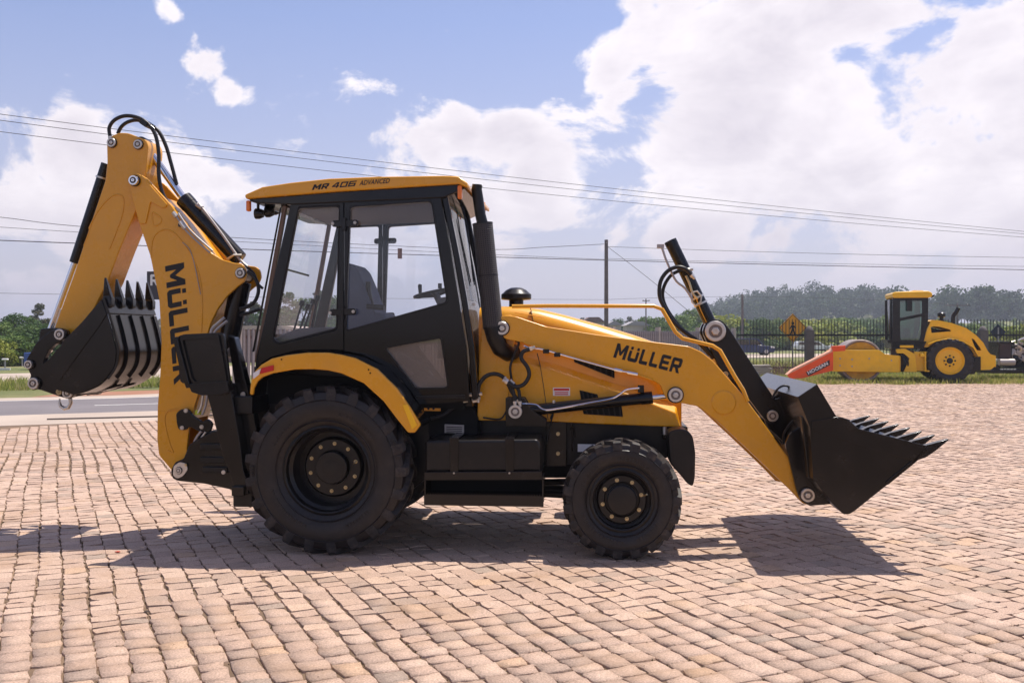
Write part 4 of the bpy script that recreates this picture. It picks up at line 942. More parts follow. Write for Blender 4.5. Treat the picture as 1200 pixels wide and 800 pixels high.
GRAS = ramp_mat('grass_field', [(.25,(.09,.11,.035)),(.45,(.14,.16,.055)),(.6,(.22,.21,.09)),(.8,(.30,.25,.13))], .15, bump=.8, bdist=.15, bscale=6)
ASPH = ramp_mat('asphalt', [(.2,(.14,.125,.13)),(.8,(.20,.18,.185))], .6, bump=.3, bdist=.01, bscale=60, rough=.85)
PALE = ramp_mat('pale_concrete', [(.2,(.36,.29,.24)),(.8,(.48,.40,.33))], .5, bump=.2, bdist=.01, bscale=30)
SOIL = ramp_mat('red_soil', [(.2,(.26,.11,.06)),(.8,(.36,.20,.13))], 1.0, bump=.5, bdist=.03, bscale=10)
LINEM = mat('road_paint', (.68,.66,.63), .7, vary=.15)
LEAFS = {}
def leaf_mat(name, a, b, c, scale=.35, trans=.25):
    m = bpy.data.materials.new(name); m.use_nodes = True; N, Lk, bs = nodes_of(m); bs.inputs['Roughness'].default_value = .6; bs.inputs['Specular IOR Level'].default_value = .2
    t = N.new('ShaderNodeAttribute'); t.attribute_name = 'tone'; cr = N.new('ShaderNodeValToRGB'); e = cr.color_ramp.elements; e.new(.5)
    for k, (p, cc) in enumerate(((.1, a), (.5, b), (.95, c))): e[k].position = p; e[k].color = (*cc, 1)
    Lk.new(t.outputs['Fac'], cr.inputs[0]); Lk.new(cr.outputs[0], bs.inputs['Base Color'])
    tr = N.new('ShaderNodeBsdfTranslucent'); mx = N.new('ShaderNodeMixShader'); mx.inputs[0].default_value = trans
    Lk.new(cr.outputs[0], tr.inputs[0]); Lk.new(bs.outputs[0], mx.inputs[1]); Lk.new(tr.outputs[0], mx.inputs[2]); Lk.new(mx.outputs[0], N['Material Output'].inputs[0])
    MATS[name] = m; return m
LF_D = leaf_mat('leaf_dark', (.025,.055,.014), (.055,.11,.024), (.11,.16,.04))
LF_G = leaf_mat('leaf_green', (.05,.10,.022), (.11,.18,.035), (.22,.27,.06))
LF_Y = leaf_mat('leaf_yellow_green', (.12,.16,.025), (.26,.30,.045), (.42,.40,.08))
LF_O = leaf_mat('leaf_olive', (.05,.055,.03), (.09,.095,.045), (.16,.14,.08))
BARK = mat('bark', (.14,.11,.085), .9, vary=.3, bump=.5, bscale=8)
def bigmesh(name, V, F, material, tone=None, smooth=False):
    """V (n,3), F list of equal-size face index arrays"""
    me = bpy.data.meshes.new(name); V = np.asarray(V, dtype=np.float32); me.vertices.add(len(V)); me.vertices.foreach_set('co', V.ravel())
    loops = np.concatenate([np.asarray(f, dtype=np.int32).ravel() for f in F]); sizes = np.concatenate([np.full(len(f), np.asarray(f).shape[1], dtype=np.int32) for f in F])
    me.loops.add(len(loops)); me.loops.foreach_set('vertex_index', loops)
    me.polygons.add(len(sizes)); st = np.concatenate([[0], np.cumsum(sizes)[:-1]]).astype(np.int32); me.polygons.foreach_set('loop_start', st); me.polygons.foreach_set('loop_total', sizes)
    me.update(calc_edges=True); me.materials.append(material)
    me.polygons.foreach_set('use_smooth', [smooth]*len(me.polygons))
    if tone is not None:
        a = me.attributes.new('tone', 'FLOAT', 'POINT'); a.data.foreach_set('value', np.asarray(tone, dtype=np.float32))
    return me
def link(name, me, parent=None):
    o = bpy.data.objects.new(name, me); COL.objects.link(o)
    if parent: o.parent = parent
    return o
def sheet(name, pts, z, m, kind='structure', label=None):
    me = bpy.data.meshes.new(name); me.from_pydata([(x, y, z) for x, y in pts], [], [tuple(range(len(pts)))]); me.materials.append(m)
    o = link(name, me); return tag(o, label=label, kind=kind)
# ground to the horizon: gently falling away, then the far rise
n = 90; xs = np.concatenate([-np.geomspace(2500, 8, n//2), np.geomspace(8, 2500, n//2)]); ys = np.concatenate([[-400,-60,-5], np.geomspace(2, 3000, 80)])
X, Y = np.meshgrid(xs, ys)
def hgt(X, Y):
    z = -.06 - .9*np.clip((Y-85)/120, 0, 1)
    z = z + 6.5*np.exp(-((X-175)/75.)**2)*np.clip((Y-150)/130, 0, 1)*np.clip((420-Y)/100, 0, 1)
    z = z + 15*np.exp(-((X-155)/68.)**2 - ((Y-520)/120.)**2)
    return z
Z = hgt(X, Y); V = np.stack([X.ravel(), Y.ravel(), Z.ravel()], 1); nx = len(xs)
idx = np.arange(len(ys)*nx).reshape(len(ys), nx); F = np.stack([idx[:-1,:-1].ravel(), idx[:-1,1:].ravel(), idx[1:,1:].ravel(), idx[1:,:-1].ravel()], 1)
g = link('ground', bigmesh('ground', V, [F], GRAS, smooth=True)); tag(g, kind='structure')
def uc(u, c): p = u*UR + c*UC; return (p[0], p[1])
# yard base (bedding sand), entrance strip, roads
F0, F1 = np.array([-6.2, 22.6]), np.array([9.4, 42.0]); FD = (F1-F0)/np.linalg.norm(F1-F0); FN = np.array([-FD[1], FD[0]])
yard_pts = [(-60,-200),(60,-200),(70,37.2),(5.2,36.6),(-7.0,22.4),uc(21.2,2.2),uc(21.2,-60)]
yard = sheet('cobbled_yard', yard_pts, -.0125, SAND)
yard['label'] = 'yard paved with pinkish granite setts'
grv = sheet('gravel_margin', [(5.2,36.6),(70,37.2),(70,41.2),(10,41.0),(7.3,37.8)], -.030, ramp_mat('dry_verge', [(.35,(.10,.12,.035)),(.5,(.22,.19,.09)),(.65,(.34,.24,.15))], .8, bump=.6, bdist=.02, bscale=30))
st_ = MB(); p = [uc(21.2,-60), uc(21.2,3.0), uc(23.9,3.0), uc(23.9,-60)]
st_.add([(x,y,-.008) for x,y in p] + [(x,y,-.2) for x,y in p], [(0,1,2,3),(0,4,5,1),(1,5,6,2),(2,6,7,3),(3,7,4,0)]); o = st_.build('entrance_pavement', PALE); tag(o, kind='structure')
def ribbon(name, path, w, z, m):
    V = []; n = len(path)
    for i in range(n):
        a = np.array(path[max(i-1,0)]); b = np.array(path[min(i+1,n-1)]); d = (b-a)/np.linalg.norm(b-a); nn = np.array([-d[1], d[0]]); c = np.array(path[i])
        V += [(*(c-nn*w/2), z), (*(c+nn*w/2), z)]
    me = bpy.data.meshes.new(name); me.from_pydata(V, [], [(2*i, 2*i+2, 2*i+3, 2*i+1) for i in range(n-1)]); me.materials.append(m)
    o = link(name, me); return tag(o, kind='structure')
def offs(path, d):
    o = []
    for i in range(len(path)):
        a = np.array(path[max(i-1,0)]); b = np.array(path[min(i+1,len(path)-1)]); t = (b-a)/np.linalg.norm(b-a); o.append(tuple(np.array(path[i]) + np.array([-t[1], t[0]])*d))
    return o
ctrl = [uc(26.75,-70), uc(26.75,-20), uc(26.75,-4), uc(26.75,1.5), (-7.6,26.6), (-5.4,29.2), (0,36), (7,45), (15,55), (24,63.5), (36,68.5), (60,71), (200,74)]
def smooth_path(c, k=6):
    c = [Vector((*p, 0)) for p in c]; q = [c[0]] + c + [c[-1]]; o = []
    for i in range(1, len(q)-2):
        for t in np.linspace(0, 1, k, endpoint=False):
            p0, p1, p2, p3 = q[i-1], q[i], q[i+1], q[i+2]; v = .5*((2*p1)+(-p0+p2)*t+(2*p0-5*p1+4*p2-p3)*t*t+(-p0+3*p1-3*p2+p3)*t**3); o.append((v.x, v.y))
    return o + [(c[-1].x, c[-1].y)]
rp = smooth_path(ctrl)
ribbon('road', rp, 5.7, -.028, ASPH); ribbon('road_edge_line', offs(rp, 2.65), .14, -.022, LINEM)
ribbon('road_shoulder', offs(rp, 3.5), 1.4, -.034, PALE)
sheet('slip_road', [uc(31,-60), uc(31,-12), uc(31.2,-3), uc(34.6,-9), uc(35,-14), uc(35,-60)], -.032, ASPH)
sheet('bare_soil', [uc(31.1,-.5), uc(31.1,3.5), uc(33.6,4.5), uc(33.0,.5)], -.036, SOIL)
r2 = smooth_path([uc(43.5,-80), uc(43.5,-20), uc(43.5,0), (-12,49), (-4,58), (6,70), (20,80), (45,86), (200,92)]); ribbon('far_carriageway', r2, 7.0, -.026, PALE)  # asphalt lanes made pale: sun glare put into their colour
ribbon('far_pavement', offs(r2, 5.2), 3.2, -.024, PALE)
L0 = (26.6, 0.6)
for k in range(3):
    c0 = 1.0 - 6.5*k; p = [uc(26.55,c0), uc(26.55,c0+2.2), uc(26.68,c0+2.2), uc(26.68,c0)]; o = sheet('lane_dash', p, -.022, LINEM)
o = MB().box((0,0,0), (1,.05,.03)); 
a = W(55,488,20.2); b = W(187,484.3,20.9); a.z = b.z = .004
rl = MB().cyl(a, b + (b-a)*.6, .02, 6).build('gate_rail', mat('rusty_steel', (.07,.05,.045), .6)); tag(rl, 'dark steel gate rail lying on the pale concrete strip', 'gate rail')

# ------------------------------------------------ the setts
STONE = bpy.data.materials.new('granite_sett'); STONE.use_nodes = True
N, Lk, b = nodes_of(STONE); b.inputs['Roughness'].default_value = .72; b.inputs['Specular IOR Level'].default_value = .35
t = N.new('ShaderNodeTexCoord'); at = N.new('ShaderNodeAttribute'); at.attribute_name = 'tone'
cr = N.new('ShaderNodeValToRGB'); e = cr.color_ramp.elements
stops = [(0.0,(.36,.27,.21)),(.15,(.39,.28,.215)),(.45,(.475,.328,.245)),(.8,(.55,.395,.30)),(1.0,(.52,.345,.225))]
while len(e) < len(stops): e.new(.5)
for k, (p, c) in enumerate(stops): e[k].position = p; e[k].color = (*c, 1)
Lk.new(at.outputs['Fac'], cr.inputs[0])
n1 = N.new('ShaderNodeTexNoise'); n1.inputs['Scale'].default_value = 90; n1.inputs['Detail'].default_value = 5; n1.inputs['Roughness'].default_value = .75; Lk.new(t.outputs['Object'], n1.inputs['Vector'])
r1 = N.new('ShaderNodeMapRange'); r1.inputs[1].default_value = .3; r1.inputs[2].default_value = .7; r1.inputs[3].default_value = .50; r1.inputs[4].default_value = 1.38; Lk.new(n1.outputs[0], r1.inputs[0])
mx = N.new('ShaderNodeMix'); mx.data_type = 'RGBA'; mx.blend_type = 'MULTIPLY'; mx.inputs[0].default_value = 1; Lk.new(cr.outputs[0], mx.inputs[6]); Lk.new(r1.outputs[0], mx.inputs[7])
n2 = N.new('ShaderNodeTexNoise'); n2.inputs['Scale'].default_value = 1.1; n2.inputs['Detail'].default_value = 9; n2.inputs['Roughness'].default_value = .7; Lk.new(t.outputs['Object'], n2.inputs['Vector'])
r2_ = N.new('ShaderNodeMapRange'); r2_.inputs[1].default_value = .50; r2_.inputs[2].default_value = .72; r2_.inputs[4].default_value = .8; Lk.new(n2.outputs[0], r2_.inputs[0])
mx2 = N.new('ShaderNodeMix'); mx2.data_type = 'RGBA'; mx2.inputs[7].default_value = (.36,.225,.135,1); Lk.new(r2_.outputs[0], mx2.inputs[0]); Lk.new(mx.outputs[2], mx2.inputs[6]); Lk.new(mx2.outputs[2], b.inputs['Base Color'])
n3 = N.new('ShaderNodeTexNoise'); n3.inputs['Scale'].default_value = 28; n3.inputs['Detail'].default_value = 8; n3.inputs['Roughness'].default_value = .7; Lk.new(t.outputs['Object'], n3.inputs['Vector'])
bp = N.new('ShaderNodeBump'); bp.inputs['Strength'].default_value = 1.0; bp.inputs['Distance'].default_value = .011; Lk.new(n3.outputs[0], bp.inputs['Height']); Lk.new(bp.outputs[0], b.inputs['Normal'])
rng = np.random.default_rng(5)
stones = []                      # u0,u1,c0,c1
PITCH = .160; BRK = [-6., .2, 5.4, 10.9, 16.2, 21.15, 26.7, 32.3, 38., 60.]
for k in range(len(BRK)-1):
    ub0, ub1 = BRK[k]+.005, BRK[k+1]-.005; shift = rng.uniform(0, PITCH)
    for i in range(-170, 330):
        c0 = i*PITCH + shift
        # skip columns wholly outside the view wedge
        u = ub0; ph = rng.uniform(0, 6.28); w = PITCH*rng.uniform(.98, 1.04)
        mid = uc((ub0+ub1)/2, c0)
        if abs(mid[0]) > .56*max(mid[1], 0)+6.5 or mid[1] < -1: continue
        while u < ub1 - .001:
            ln = rng.uniform(.115, .19)
            if rng.random() < .08: ln *= 1.25
            if ub1 - (u+ln) < .10: ln = ub1 - u
            x, y = uc(u+ln/2, c0)
            if 3.9 < y < 36.7 and abs(x) < .53*y + 1.1:
                ok = y < 36.4 and (np.array([x, y])-F0) @ FN < -.35
                if u + ln > 21.15 and c0 < 3.1: ok = False
                if ok:
                    wob = .012*math.sin(u*.9+i*.12) + .006*math.sin(u*2.6+i*.35)
                    stones.append((u, u+ln, c0+wob, w, y, x))
            u += ln
S = np.array(stones); m_ = len(S)
gu = rng.uniform(.001, .005, m_); gc = rng.uniform(.001, .008, m_)
u0, u1 = S[:,0]+gu, S[:,1]-gu; c0, c1 = S[:,2]-S[:,3]/2+gc, S[:,2]+S[:,3]/2-gc
tone = np.clip(rng.normal(.5, .20, m_), .08, .9); tone[rng.random(m_) < .02] = .0; tone[rng.random(m_) < .02] = .98
hz_ = rng.normal(0, .0016, m_)
def ring(k, inset, z, jit, zj):
    """corners of each stone, k points a side pair"""
    C = [(0,0),(1,0),(1,1),(0,1)] if k == 4 else [(0,.0),(.5,-.02),(1,0),(1.02,.5),(1,1),(.5,1.02),(0,1),(-.02,.5)]
    P_ = []
    for (a, bb) in C:
        ia = np.where(a < .5, inset, np.where(a > .5, -inset, 0)); ib = np.where(bb < .5, inset, np.where(bb > .5, -inset, 0))
        uu = u0 + (u1-u0)*a + ia; cc = c0 + (c1-c0)*bb + ib
        P_.append(np.stack([uu, cc], 1))
    return np.stack(P_, 1)
def stone_geo(sel, lod):
    global u0, u1, c0, c1
    s_ = (u0, u1, c0, c1); u0, u1, c0, c1 = u0[sel], u1[sel], c0[sel], c1[sel]; n = len(u0); h = hz_[sel]
    if lod == 0:
        k = 8; jr = np.random.default_rng(9); J = jr.normal(0, .0062, (n, k, 2)); T = jr.normal(0, .003, (n, 2))
        A = ring(8, .0055, 0, 0, 0)+J*.9; B = ring(8, .004, 0, 0, 0)+J; Cc_ = ring(8, 0, 0, 0, 0)+J
        zA = h[:,None] + jr.normal(.0, .0022, (n, k)); zB = h[:,None]-.0065 + jr.normal(0, .002, (n, k)); zC = np.full((n, k), -.035)
        cen = A.mean(1, keepdims=True); zc = h[:,None]+.0005
        P2 = np.concatenate([A, B, Cc_, cen], 1); Zz = np.concatenate([zA, zB, zC, zc], 1)
        tc_ = cen; Zz[:, :16] += ((P2[:, :16]-tc_)*T[:,None,:]).sum(2)*3
        f4 = [(k*j+i, k*j+(i+1)%k, k*(j+1)+(i+1)%k, k*(j+1)+i) for j in range(2) for i in range(k)]; f3 = [(24, i+1 if i < 7 else 0, i) for i in range(8)]
        f3 = [(24, (i+1)%8, i) for i in range(8)]; nv = 25
    else:
        k = 4; jr = np.random.default_rng(10); J = jr.normal(0, .004, (n, k, 2))
        A = ring(4, .012, 0, 0, 0)+J; B = ring(4, .0, 0, 0, 0)+J
        zA = h[:,None] + jr.normal(.0, .0025, (n, k)); zB = np.full((n, k), -.026)
        P2 = np.concatenate([A, B], 1); Zz = np.concatenate([zA, zB], 1)
        f4 = [(i, (i+1)%4, 4+(i+1)%4, 4+i) for i in range(4)] + [(3,2,1,0)]; f3 = []; nv = 8
    XY = P2[...,0:1]*UR + P2[...,1:2]*UC; V = np.concatenate([XY, Zz[...,None]], 2)
    u0, u1, c0, c1 = s_
    return V, np.array(f4), (np.array(f3) if f3 else None), nv
def stones_mesh(name, sel, lod):
    V, f4, f3, nv = stone_geo(sel, lod); n = len(V); base = (np.arange(n)*nv)[:,None,None]
    F = [(f4[None]+base).reshape(-1, 4)]
    if f3 is not None: F.append((f3[None]+base).reshape(-1, 3))
    # flip so that normals look up
    me = bigmesh(name, V.reshape(-1, 3), [f[:, ::-1] for f in F] if False else F, STONE, np.repeat(tone[sel], nv), smooth=False)
    bm = None
    return me
px_ = 600 + S[:,5]/S[:,4]*FPX; py_ = HOR + CAM_H*FPX/S[:,4]
seen = (px_ > -15) & (px_ < 1215) & (py_ < 812)
order = np.argsort(-(seen*1.0)*((S[:,1]-S[:,0])/S[:,4]**3)); first = order[:300]; rest = np.ones(m_, bool); rest[first] = False
near = rest & (S[:,4] < 12.5); far = rest & ~(S[:,4] < 12.5)
o = link('cobblestone_paving', stones_mesh('cobblestone_paving', np.where(near)[0], 0), yard); tag(o, kind='stuff')
o = link('cobblestone_paving_far', stones_mesh('cobblestone_paving_far', np.where(far)[0], 1), yard); tag(o, kind='stuff')
V, f4, f3, nv = stone_geo(first, 0)
for k in range(len(first)):
    me = bpy.data.meshes.new('cobblestone'); cen = V[k].mean(0); cen[2] = 0
    me.from_pydata([tuple(p) for p in V[k]], [], [tuple(int(i) for i in f) for f in f4] + [tuple(int(i) for i in f) for f in f3]); me.materials.append(STONE)
    me.polygons.foreach_set('use_smooth', [True]*len(me.polygons)); a = me.attributes.new('tone', 'FLOAT', 'POINT'); a.data.foreach_set('value', [float(tone[first[k]])]*nv)
    link('cobblestone', me, yard)
# grit and dry moss in the joints
q = np.where(S[:,4] < 15)[0]; rj = np.random.default_rng(21)
def tetra(n, pts, size, hf):
    a = rj.uniform(0, 6.283, n)[:,None] + np.array([0, 2.09, 4.19])[None]; sz = size*rj.uniform(.5, 1.5, n)[:,None]
    B = np.stack([pts[:,0:1] + np.cos(a)*sz, pts[:,1:2] + np.sin(a)*sz, np.full((n,3), 0)+pts[:,2:3]], 2)
    top = np.stack([pts[:,0]+rj.normal(0,.3,n)*sz[:,0], pts[:,1], pts[:,2]+sz[:,0]*hf], 1)[:,None]
    V = np.concatenate([B, top], 1); f = np.array([(0,1,3),(1,2,3),(2,0,3)]); return V.reshape(-1,3), (f[None]+(np.arange(n)*4)[:,None,None]).reshape(-1,3)
def joint_pts(n, spread, z):
    k = rj.choice(q, n); side = rj.random(n) < .7; uu = np.where(side, rj.uniform(S[k,0], S[k,1]), S[k,0]); cc = np.where(side, S[k,2]-S[k,3]/2, rj.uniform(S[k,2]-S[k,3]/2, S[k,2]+S[k,3]/2))
    p = (uu+rj.normal(0,spread,n))[:,None]*UR + (cc+rj.normal(0,spread,n))[:,None]*UC; return np.concatenate([p, np.full((n,1), z)], 1)
V_, F_ = tetra(9000, joint_pts(9000, .006, -.012), .006, 1.0); o = link('joint_grit', bigmesh('joint_grit', V_, [F_], SAND)); tag(o, kind='stuff')
V_, F_ = tetra(9000, joint_pts(9000, .005, -.012), .005, 2.6); o = link('joint_moss', bigmesh('joint_moss', V_, [F_], leaf_mat('dry_moss', (.10,.07,.03), (.15,.12,.045), (.24,.17,.09)), rj.random(36000))); tag(o, kind='stuff')
V_, F_ = tetra(1500, joint_pts(1500, .06, .001), .0035, .9); o = link('loose_sand_grains', bigmesh('loose_sand_grains', V_, [F_], SAND)); tag(o, kind='stuff')
# loose bits lying on the setts
def crumb(px, py, col, r, lab, cat):
    d = CAM_H*FPX/(py-HOR); p = W(px, py, d); pts = []
    mb = MB(); rr = random.Random(px); secs = []
    for j in range(4):
        q = (.3, 1, .9, .3)[j]; secs.append([(p.x + r*q*math.cos(a)*rr.uniform(.8, 1.6), p.y + r*q*math.sin(a)*rr.uniform(.7, 1.1), .003 + r*.5*j/3) for a in [k*math.pi/3 for k in range(6)]])
    o = mb.loft(secs).build('leaf_litter', mat('litter_'+str(px), col, .8), angle=20); tag(o, lab, cat)
crumb(138, 647, (.45,.06,.03), .018, 'tiny red scrap lying on the cobbles left of the digger shadow', 'scrap')
crumb(172, 717, (.06,.04,.03), .016, 'dark dry leaf scrap on the cobbles, bottom left', 'scrap')
crumb(137, 587, (.07,.05,.04), .015, 'dark pebble at the joint line left of the digger', 'pebble')

# ------------------------------------------------ fences
pm = MB(); 
for (za, w_) in ((0, .03),): pass
def picket_mesh(name, w, t, h, m, tip=.06): return MB().prism([(-w/2,0),(w/2,0),(w/2,h-tip),(0,h),(-w/2,h-tip)], -t/2, t/2).mesh(name, m, angle=30)
CF = thing('picket_fence', 'pale concrete picket fence with a brown top rail behind the loader', 'fence', (F0[0], F0[1], 0), math.atan2(FD[1], FD[0]))
Lf = float(np.linalg.norm(F1-F0)); me = picket_mesh('picket', .062, .05, 1.86, mat('weathered_concrete', (.24,.215,.21), .9, vary=.25))
for k in range(int(Lf/.13)):
    o = link('picket', me, CF); o.location = (k*.13, 0, .0)
me = MB().box((0,0,1.0), (.16,.16,2.0)).mesh('fence_post', CONC)
for k in range(9): o = link('fence_post', me, CF); o.location = (k*Lf/8, .06, 0)
MB().box((Lf/2, .035, 1.66), (Lf, .03, .07)).build('rail', mat('brown_rail', (.16,.075,.05), .7), CF); MB().box((Lf/2, .035, .25), (Lf, .03, .08)).build('rail', CONC, CF)
MF = thing('railing_fence', 'black metal railing with thin pickets behind the road roller', 'fence', (9.5, 42.0, 0), 0)
me = picket_mesh('picket', .023, .02, 2.33, FENCEM, .05); LM = 27.0
for k in range(int(LM/.137)): o = link('picket', me, MF); o.location = (k*.137, 0, .05)
for z_ in (1.70, .33): MB().box((LM/2, -.02, z_), (LM, .035, .075)).build('rail', FENCEM, MF)
me = MB().box((0,0,.95), (.33,.33,1.9)).lathe([(.17,1.9),(.15,1.97),(.08,2.06),(.001,2.1)], (0,0,0), 12, 'z').mesh('fence_pillar', mat('dark_concrete', (.13,.115,.11), .85, vary=.25, bump=.2))
for px in (948, 1151):
    o = link('fence_pillar', me, None); o.location = ((px-600)*41.85/FPX, 41.8, 0)
    tag(o, 'dark concrete pillar of the railing, beside the pedestrian sign' if px == 948 else 'dark concrete pillar with a rounded cap behind the roller bonnet', 'pillar', 'pillars of the black railing')
# ------------------------------------------------ signs
def post(mb, x, y, h, r=.03): return mb.cyl((x, y, -.05), (x, y, h), r, 10)
p = W(929, 384, 43.5)
SG = thing('pedestrian_sign', 'orange yellow diamond pedestrian sign behind the black railing', 'sign', (p.x, p.y, 0))
k = .62; MB().prism([(0,-k),(k,0),(0,k),(-k,0)], -.012, .012).build('sign_plate', mat('sign_orange', (.80,.36,.02), .4), SG).location = (0, 0, p.z)
MB().prism([(0,-k+.03),(k-.03,0),(0,k-.03),(-k+.03,0)], -.0125, -.016, [[(0,-k+.06),(k-.06,0),(0,k-.06),(-k+.06,0)]]).build('sign_border', INK, SG).location = (0, 0, p.z)
MB().prism(fillet([(-.06,.12),(.06,.12),(.14,-.02),(.10,-.04),(.05,.03),(.05,-.06),(.14,-.34),(.07,-.34),(0,-.13),(-.09,-.34),(-.16,-.34),(-.05,-.06),(-.05,.03),(-.11,-.06),(-.15,-.04)], .01), -.0125, -.017).prism(disc_poly(0, .2, .062, 12), -.0125, -.017).build('walker_symbol', INK, SG).location = (0, 0, p.z)
post(MB(), 0, .02, p.z+.2).build('pole', STEEL, SG)
p = W(1169.5, 389, 44.5); SB = thing('sign_back', 'dark back of a diamond road sign behind the railing at the far right', 'sign', (p.x, p.y, 0)); k = .36
MB().prism([(0,-k),(k,0),(0,k),(-k,0)], -.012, .012).build('sign_plate', mat('sign_dark', (.03,.04,.06), .6), SB).location = (0, 0, p.z); post(MB(), 0, -.03, p.z+.2).build('pole', STEEL, SB)
a, b = W(172.5, 318, 34), W(222, 351, 34)
RS = thing('billboard', 'dark grey billboard with a white letter R half hidden behind the digger boom', 'billboard', ((a.x+b.x)/2, 34, 0))
hw = (b.x-a.x)/2; MB().box((0,0,(a.z+b.z)/2), (2*hw, .08, a.z-b.z)).build('panel', mat('board_grey', (.05,.045,.055), .6), RS, bevel=.01)
MB().box((-hw+.95,.06,b.z/2), (.10,.10,b.z)).box((hw-.3,.06,b.z/2), (.10,.10,b.z)).build('post', STEEL, RS)
mb = MB(); lp = [[(-hw+.12+q[0]*.30, (a.z+b.z)/2+.0+q[1]*.38) for q in l] for l in GL['R'][1][0]]; mb.prism(lp[0], -.041, -.046, lp[1:]); mb.build('letter', WHITE, RS)
# ------------------------------------------------ poles and wires
WOODP = mat('pole_concrete', (.16,.135,.125), .85, vary=.2); WIRE = mat('wire', (.035,.03,.035), .6)
def pole(px, ytop, d, r, lab, arm=0, grp='utility poles along the road'):
    t_ = W(px, ytop, d); gz = float(hgt(np.array([t_.x]), np.array([t_.y]))[0]) - .1; T = thing('utility_pole', lab, 'utility pole', (t_.x, t_.y, 0), 0, grp)
    MB().tube([(0,0,gz),(0,0,t_.z)], [r, r*.75], 10).build('pole_shaft', WOODP, T)
    if arm: MB().box((0,-.06,t_.z-.25), (arm,.08,.09)).build('crossarm', WOODP, T); 
    for q in ((-arm*.4, 0, arm*.4) if arm else (0,)):
        MB().lathe([(.03,0),(.06,.03),(.03,.07),(.05,.1),(.02,.13)], (q, -.06, t_.z-.2), 8, 'z').build('insulator', STEEL, T)
    return T
pole(710.5, 281, 55, .135, 'thick grey utility pole above the loader bonnet carrying the wires')
pole(870, 345, 88, .13, 'thin dark pole in front of the wooded hill, right of the tilt cylinder')
pole(757, 350, 120, .10, 'thin far pole with a small crossarm left of the tilt cylinder', .9)
pole(1122, 355, 105, .12, 'far pole with a crossarm between the roller cab and its exhaust', 2.6)
def wire(name, pts, r, lab, sag=0):
    """points (px, py, depth) on the run of one wire, smoothed"""
    q = [W(*p) for p in pts]; o = MB().tube(q, r, 5, smooth=6).build(name, WIRE, angle=80); return tag(o, lab, 'wire', 'overhead wires')
def fr3(a, b, mid, n=5):
    o = []
    for i in range(n+1):
        t = i/n; o.append((a[0]*(1-t)+b[0]*t, a[1]*(1-t)+b[1]*t + mid*4*t*(1-t), a[2]*(1-t)+b[2]*t))
    return o
wire('overhead_wire', fr3((-120,118,30),(1300,281,58), 7), .011, 'topmost wire crossing the whole sky from upper left')
wire('overhead_wire', fr3((-120,125,30.5),(1300,283,58.5), 9), .011, 'second wire from the top, just below the topmost one')
wire('overhead_wire', fr3((-120,139,31),(1300,286,59), 10), .011, 'third sloping wire from the top, passing behind the cab roof')
wire('overhead_wire', fr3((-120,277,42),(1300,318,62), 4), .020, 'thick dark wire crossing behind the cab windows')
wire('overhead_wire', fr3((-120,258,44),(709,304,55), 3), .011, 'thin wire just above the thick dark one, ending at the thick pole')
wire('overhead_wire', [(-120,244,40),(0,254.5,43),(90,265,45),(300,280,48),(560,292,53),(640,289.5,54),(708,286,55)], .014, 'sagging brown wire that rises to the top of the thick pole')
wire('overhead_wire', fr3((712,289,55),(1300,303,62), 2), .012, 'wire running right from the top of the thick pole')
wire('overhead_wire', fr3((712,303,55),(1300,313,62), 1.5), .010, 'thin wire running right, just above the thick dark one')
wire('overhead_wire', fr3((-120,341,60),(709,351,80), 2), .012, 'low faint wire seen left of the dipper arm')
wire('overhead_wire', fr3((709,351,80),(1122,357,105), -6), .012, 'low faint wire in front of the wooded hill')
wire('guy_wire', [(712,289,55),(760,326,53),(815,371,51.5)], .013, 'guy wire slanting down to the right from the thick pole')
# ================================================================== VEGETATION
def leaves(rng, centres, radii, n, size, flat=.5):
    """n small leaf faces spread through clumps; returns verts, quads, tone"""
    m = len(centres); w = np.array(radii)**2; pick = rng.choice(m, n, p=w/w.sum())
    d = rng.normal(size=(n, 3)); d /= np.linalg.norm(d, axis=1)[:,None]; r = np.array(radii)[pick]*(rng.random(n)**.35)
    C = np.array(centres)[pick] + d*r[:,None]*np.array([1,1,.8])
    nrm = d*.8 + rng.normal(size=(n, 3))*.7; nrm /= np.linalg.norm(nrm, axis=1)[:,None]
    a = np.cross(nrm, rng.normal(size=(n, 3))); a /= np.linalg.norm(a, axis=1)[:,None]; b = np.cross(nrm, a)
    s = size*rng.uniform(.6, 1.4, n)[:,None]; l = s*rng.uniform(.8, 1.3, n)[:,None]
    V = np.stack([C - a*s - b*l*.3, C + a*s*.2 - b*l, C + a*s + b*l*.2, C - a*s*.1 + b*l], 1).reshape(-1, 3)
    ct = rng.random(m)[pick]; tone = np.clip(.55*ct + .45*rng.random(n), 0, 1)
    return V, np.arange(n*4).reshape(n, 4), np.repeat(tone, 4)
def crown(seed, H, Wd, nclump, nleaf, size, m, base=.25, tall=False):
    rg = np.random.default_rng(seed); c = []; r = []
    for k in range(nclump):
        t = rg.random(); z = H*(base + (1-base)*t*.92); wr = Wd/2*math.sqrt(max(.05, 1-(2*t-.85)**2*.75)) * (.8 if tall else 1)
        a = rg.uniform(0, 6.283); q = math.sqrt(rg.random())*wr*.8
        c.append((q*math.cos(a), q*math.sin(a), z)); r.append(Wd*rg.uniform(.11, .2)*(1.0 if not tall else .8))
    V, F, T = leaves(rg, c, r, nleaf, size); return bigmesh('crown', V, [F], m, T), c
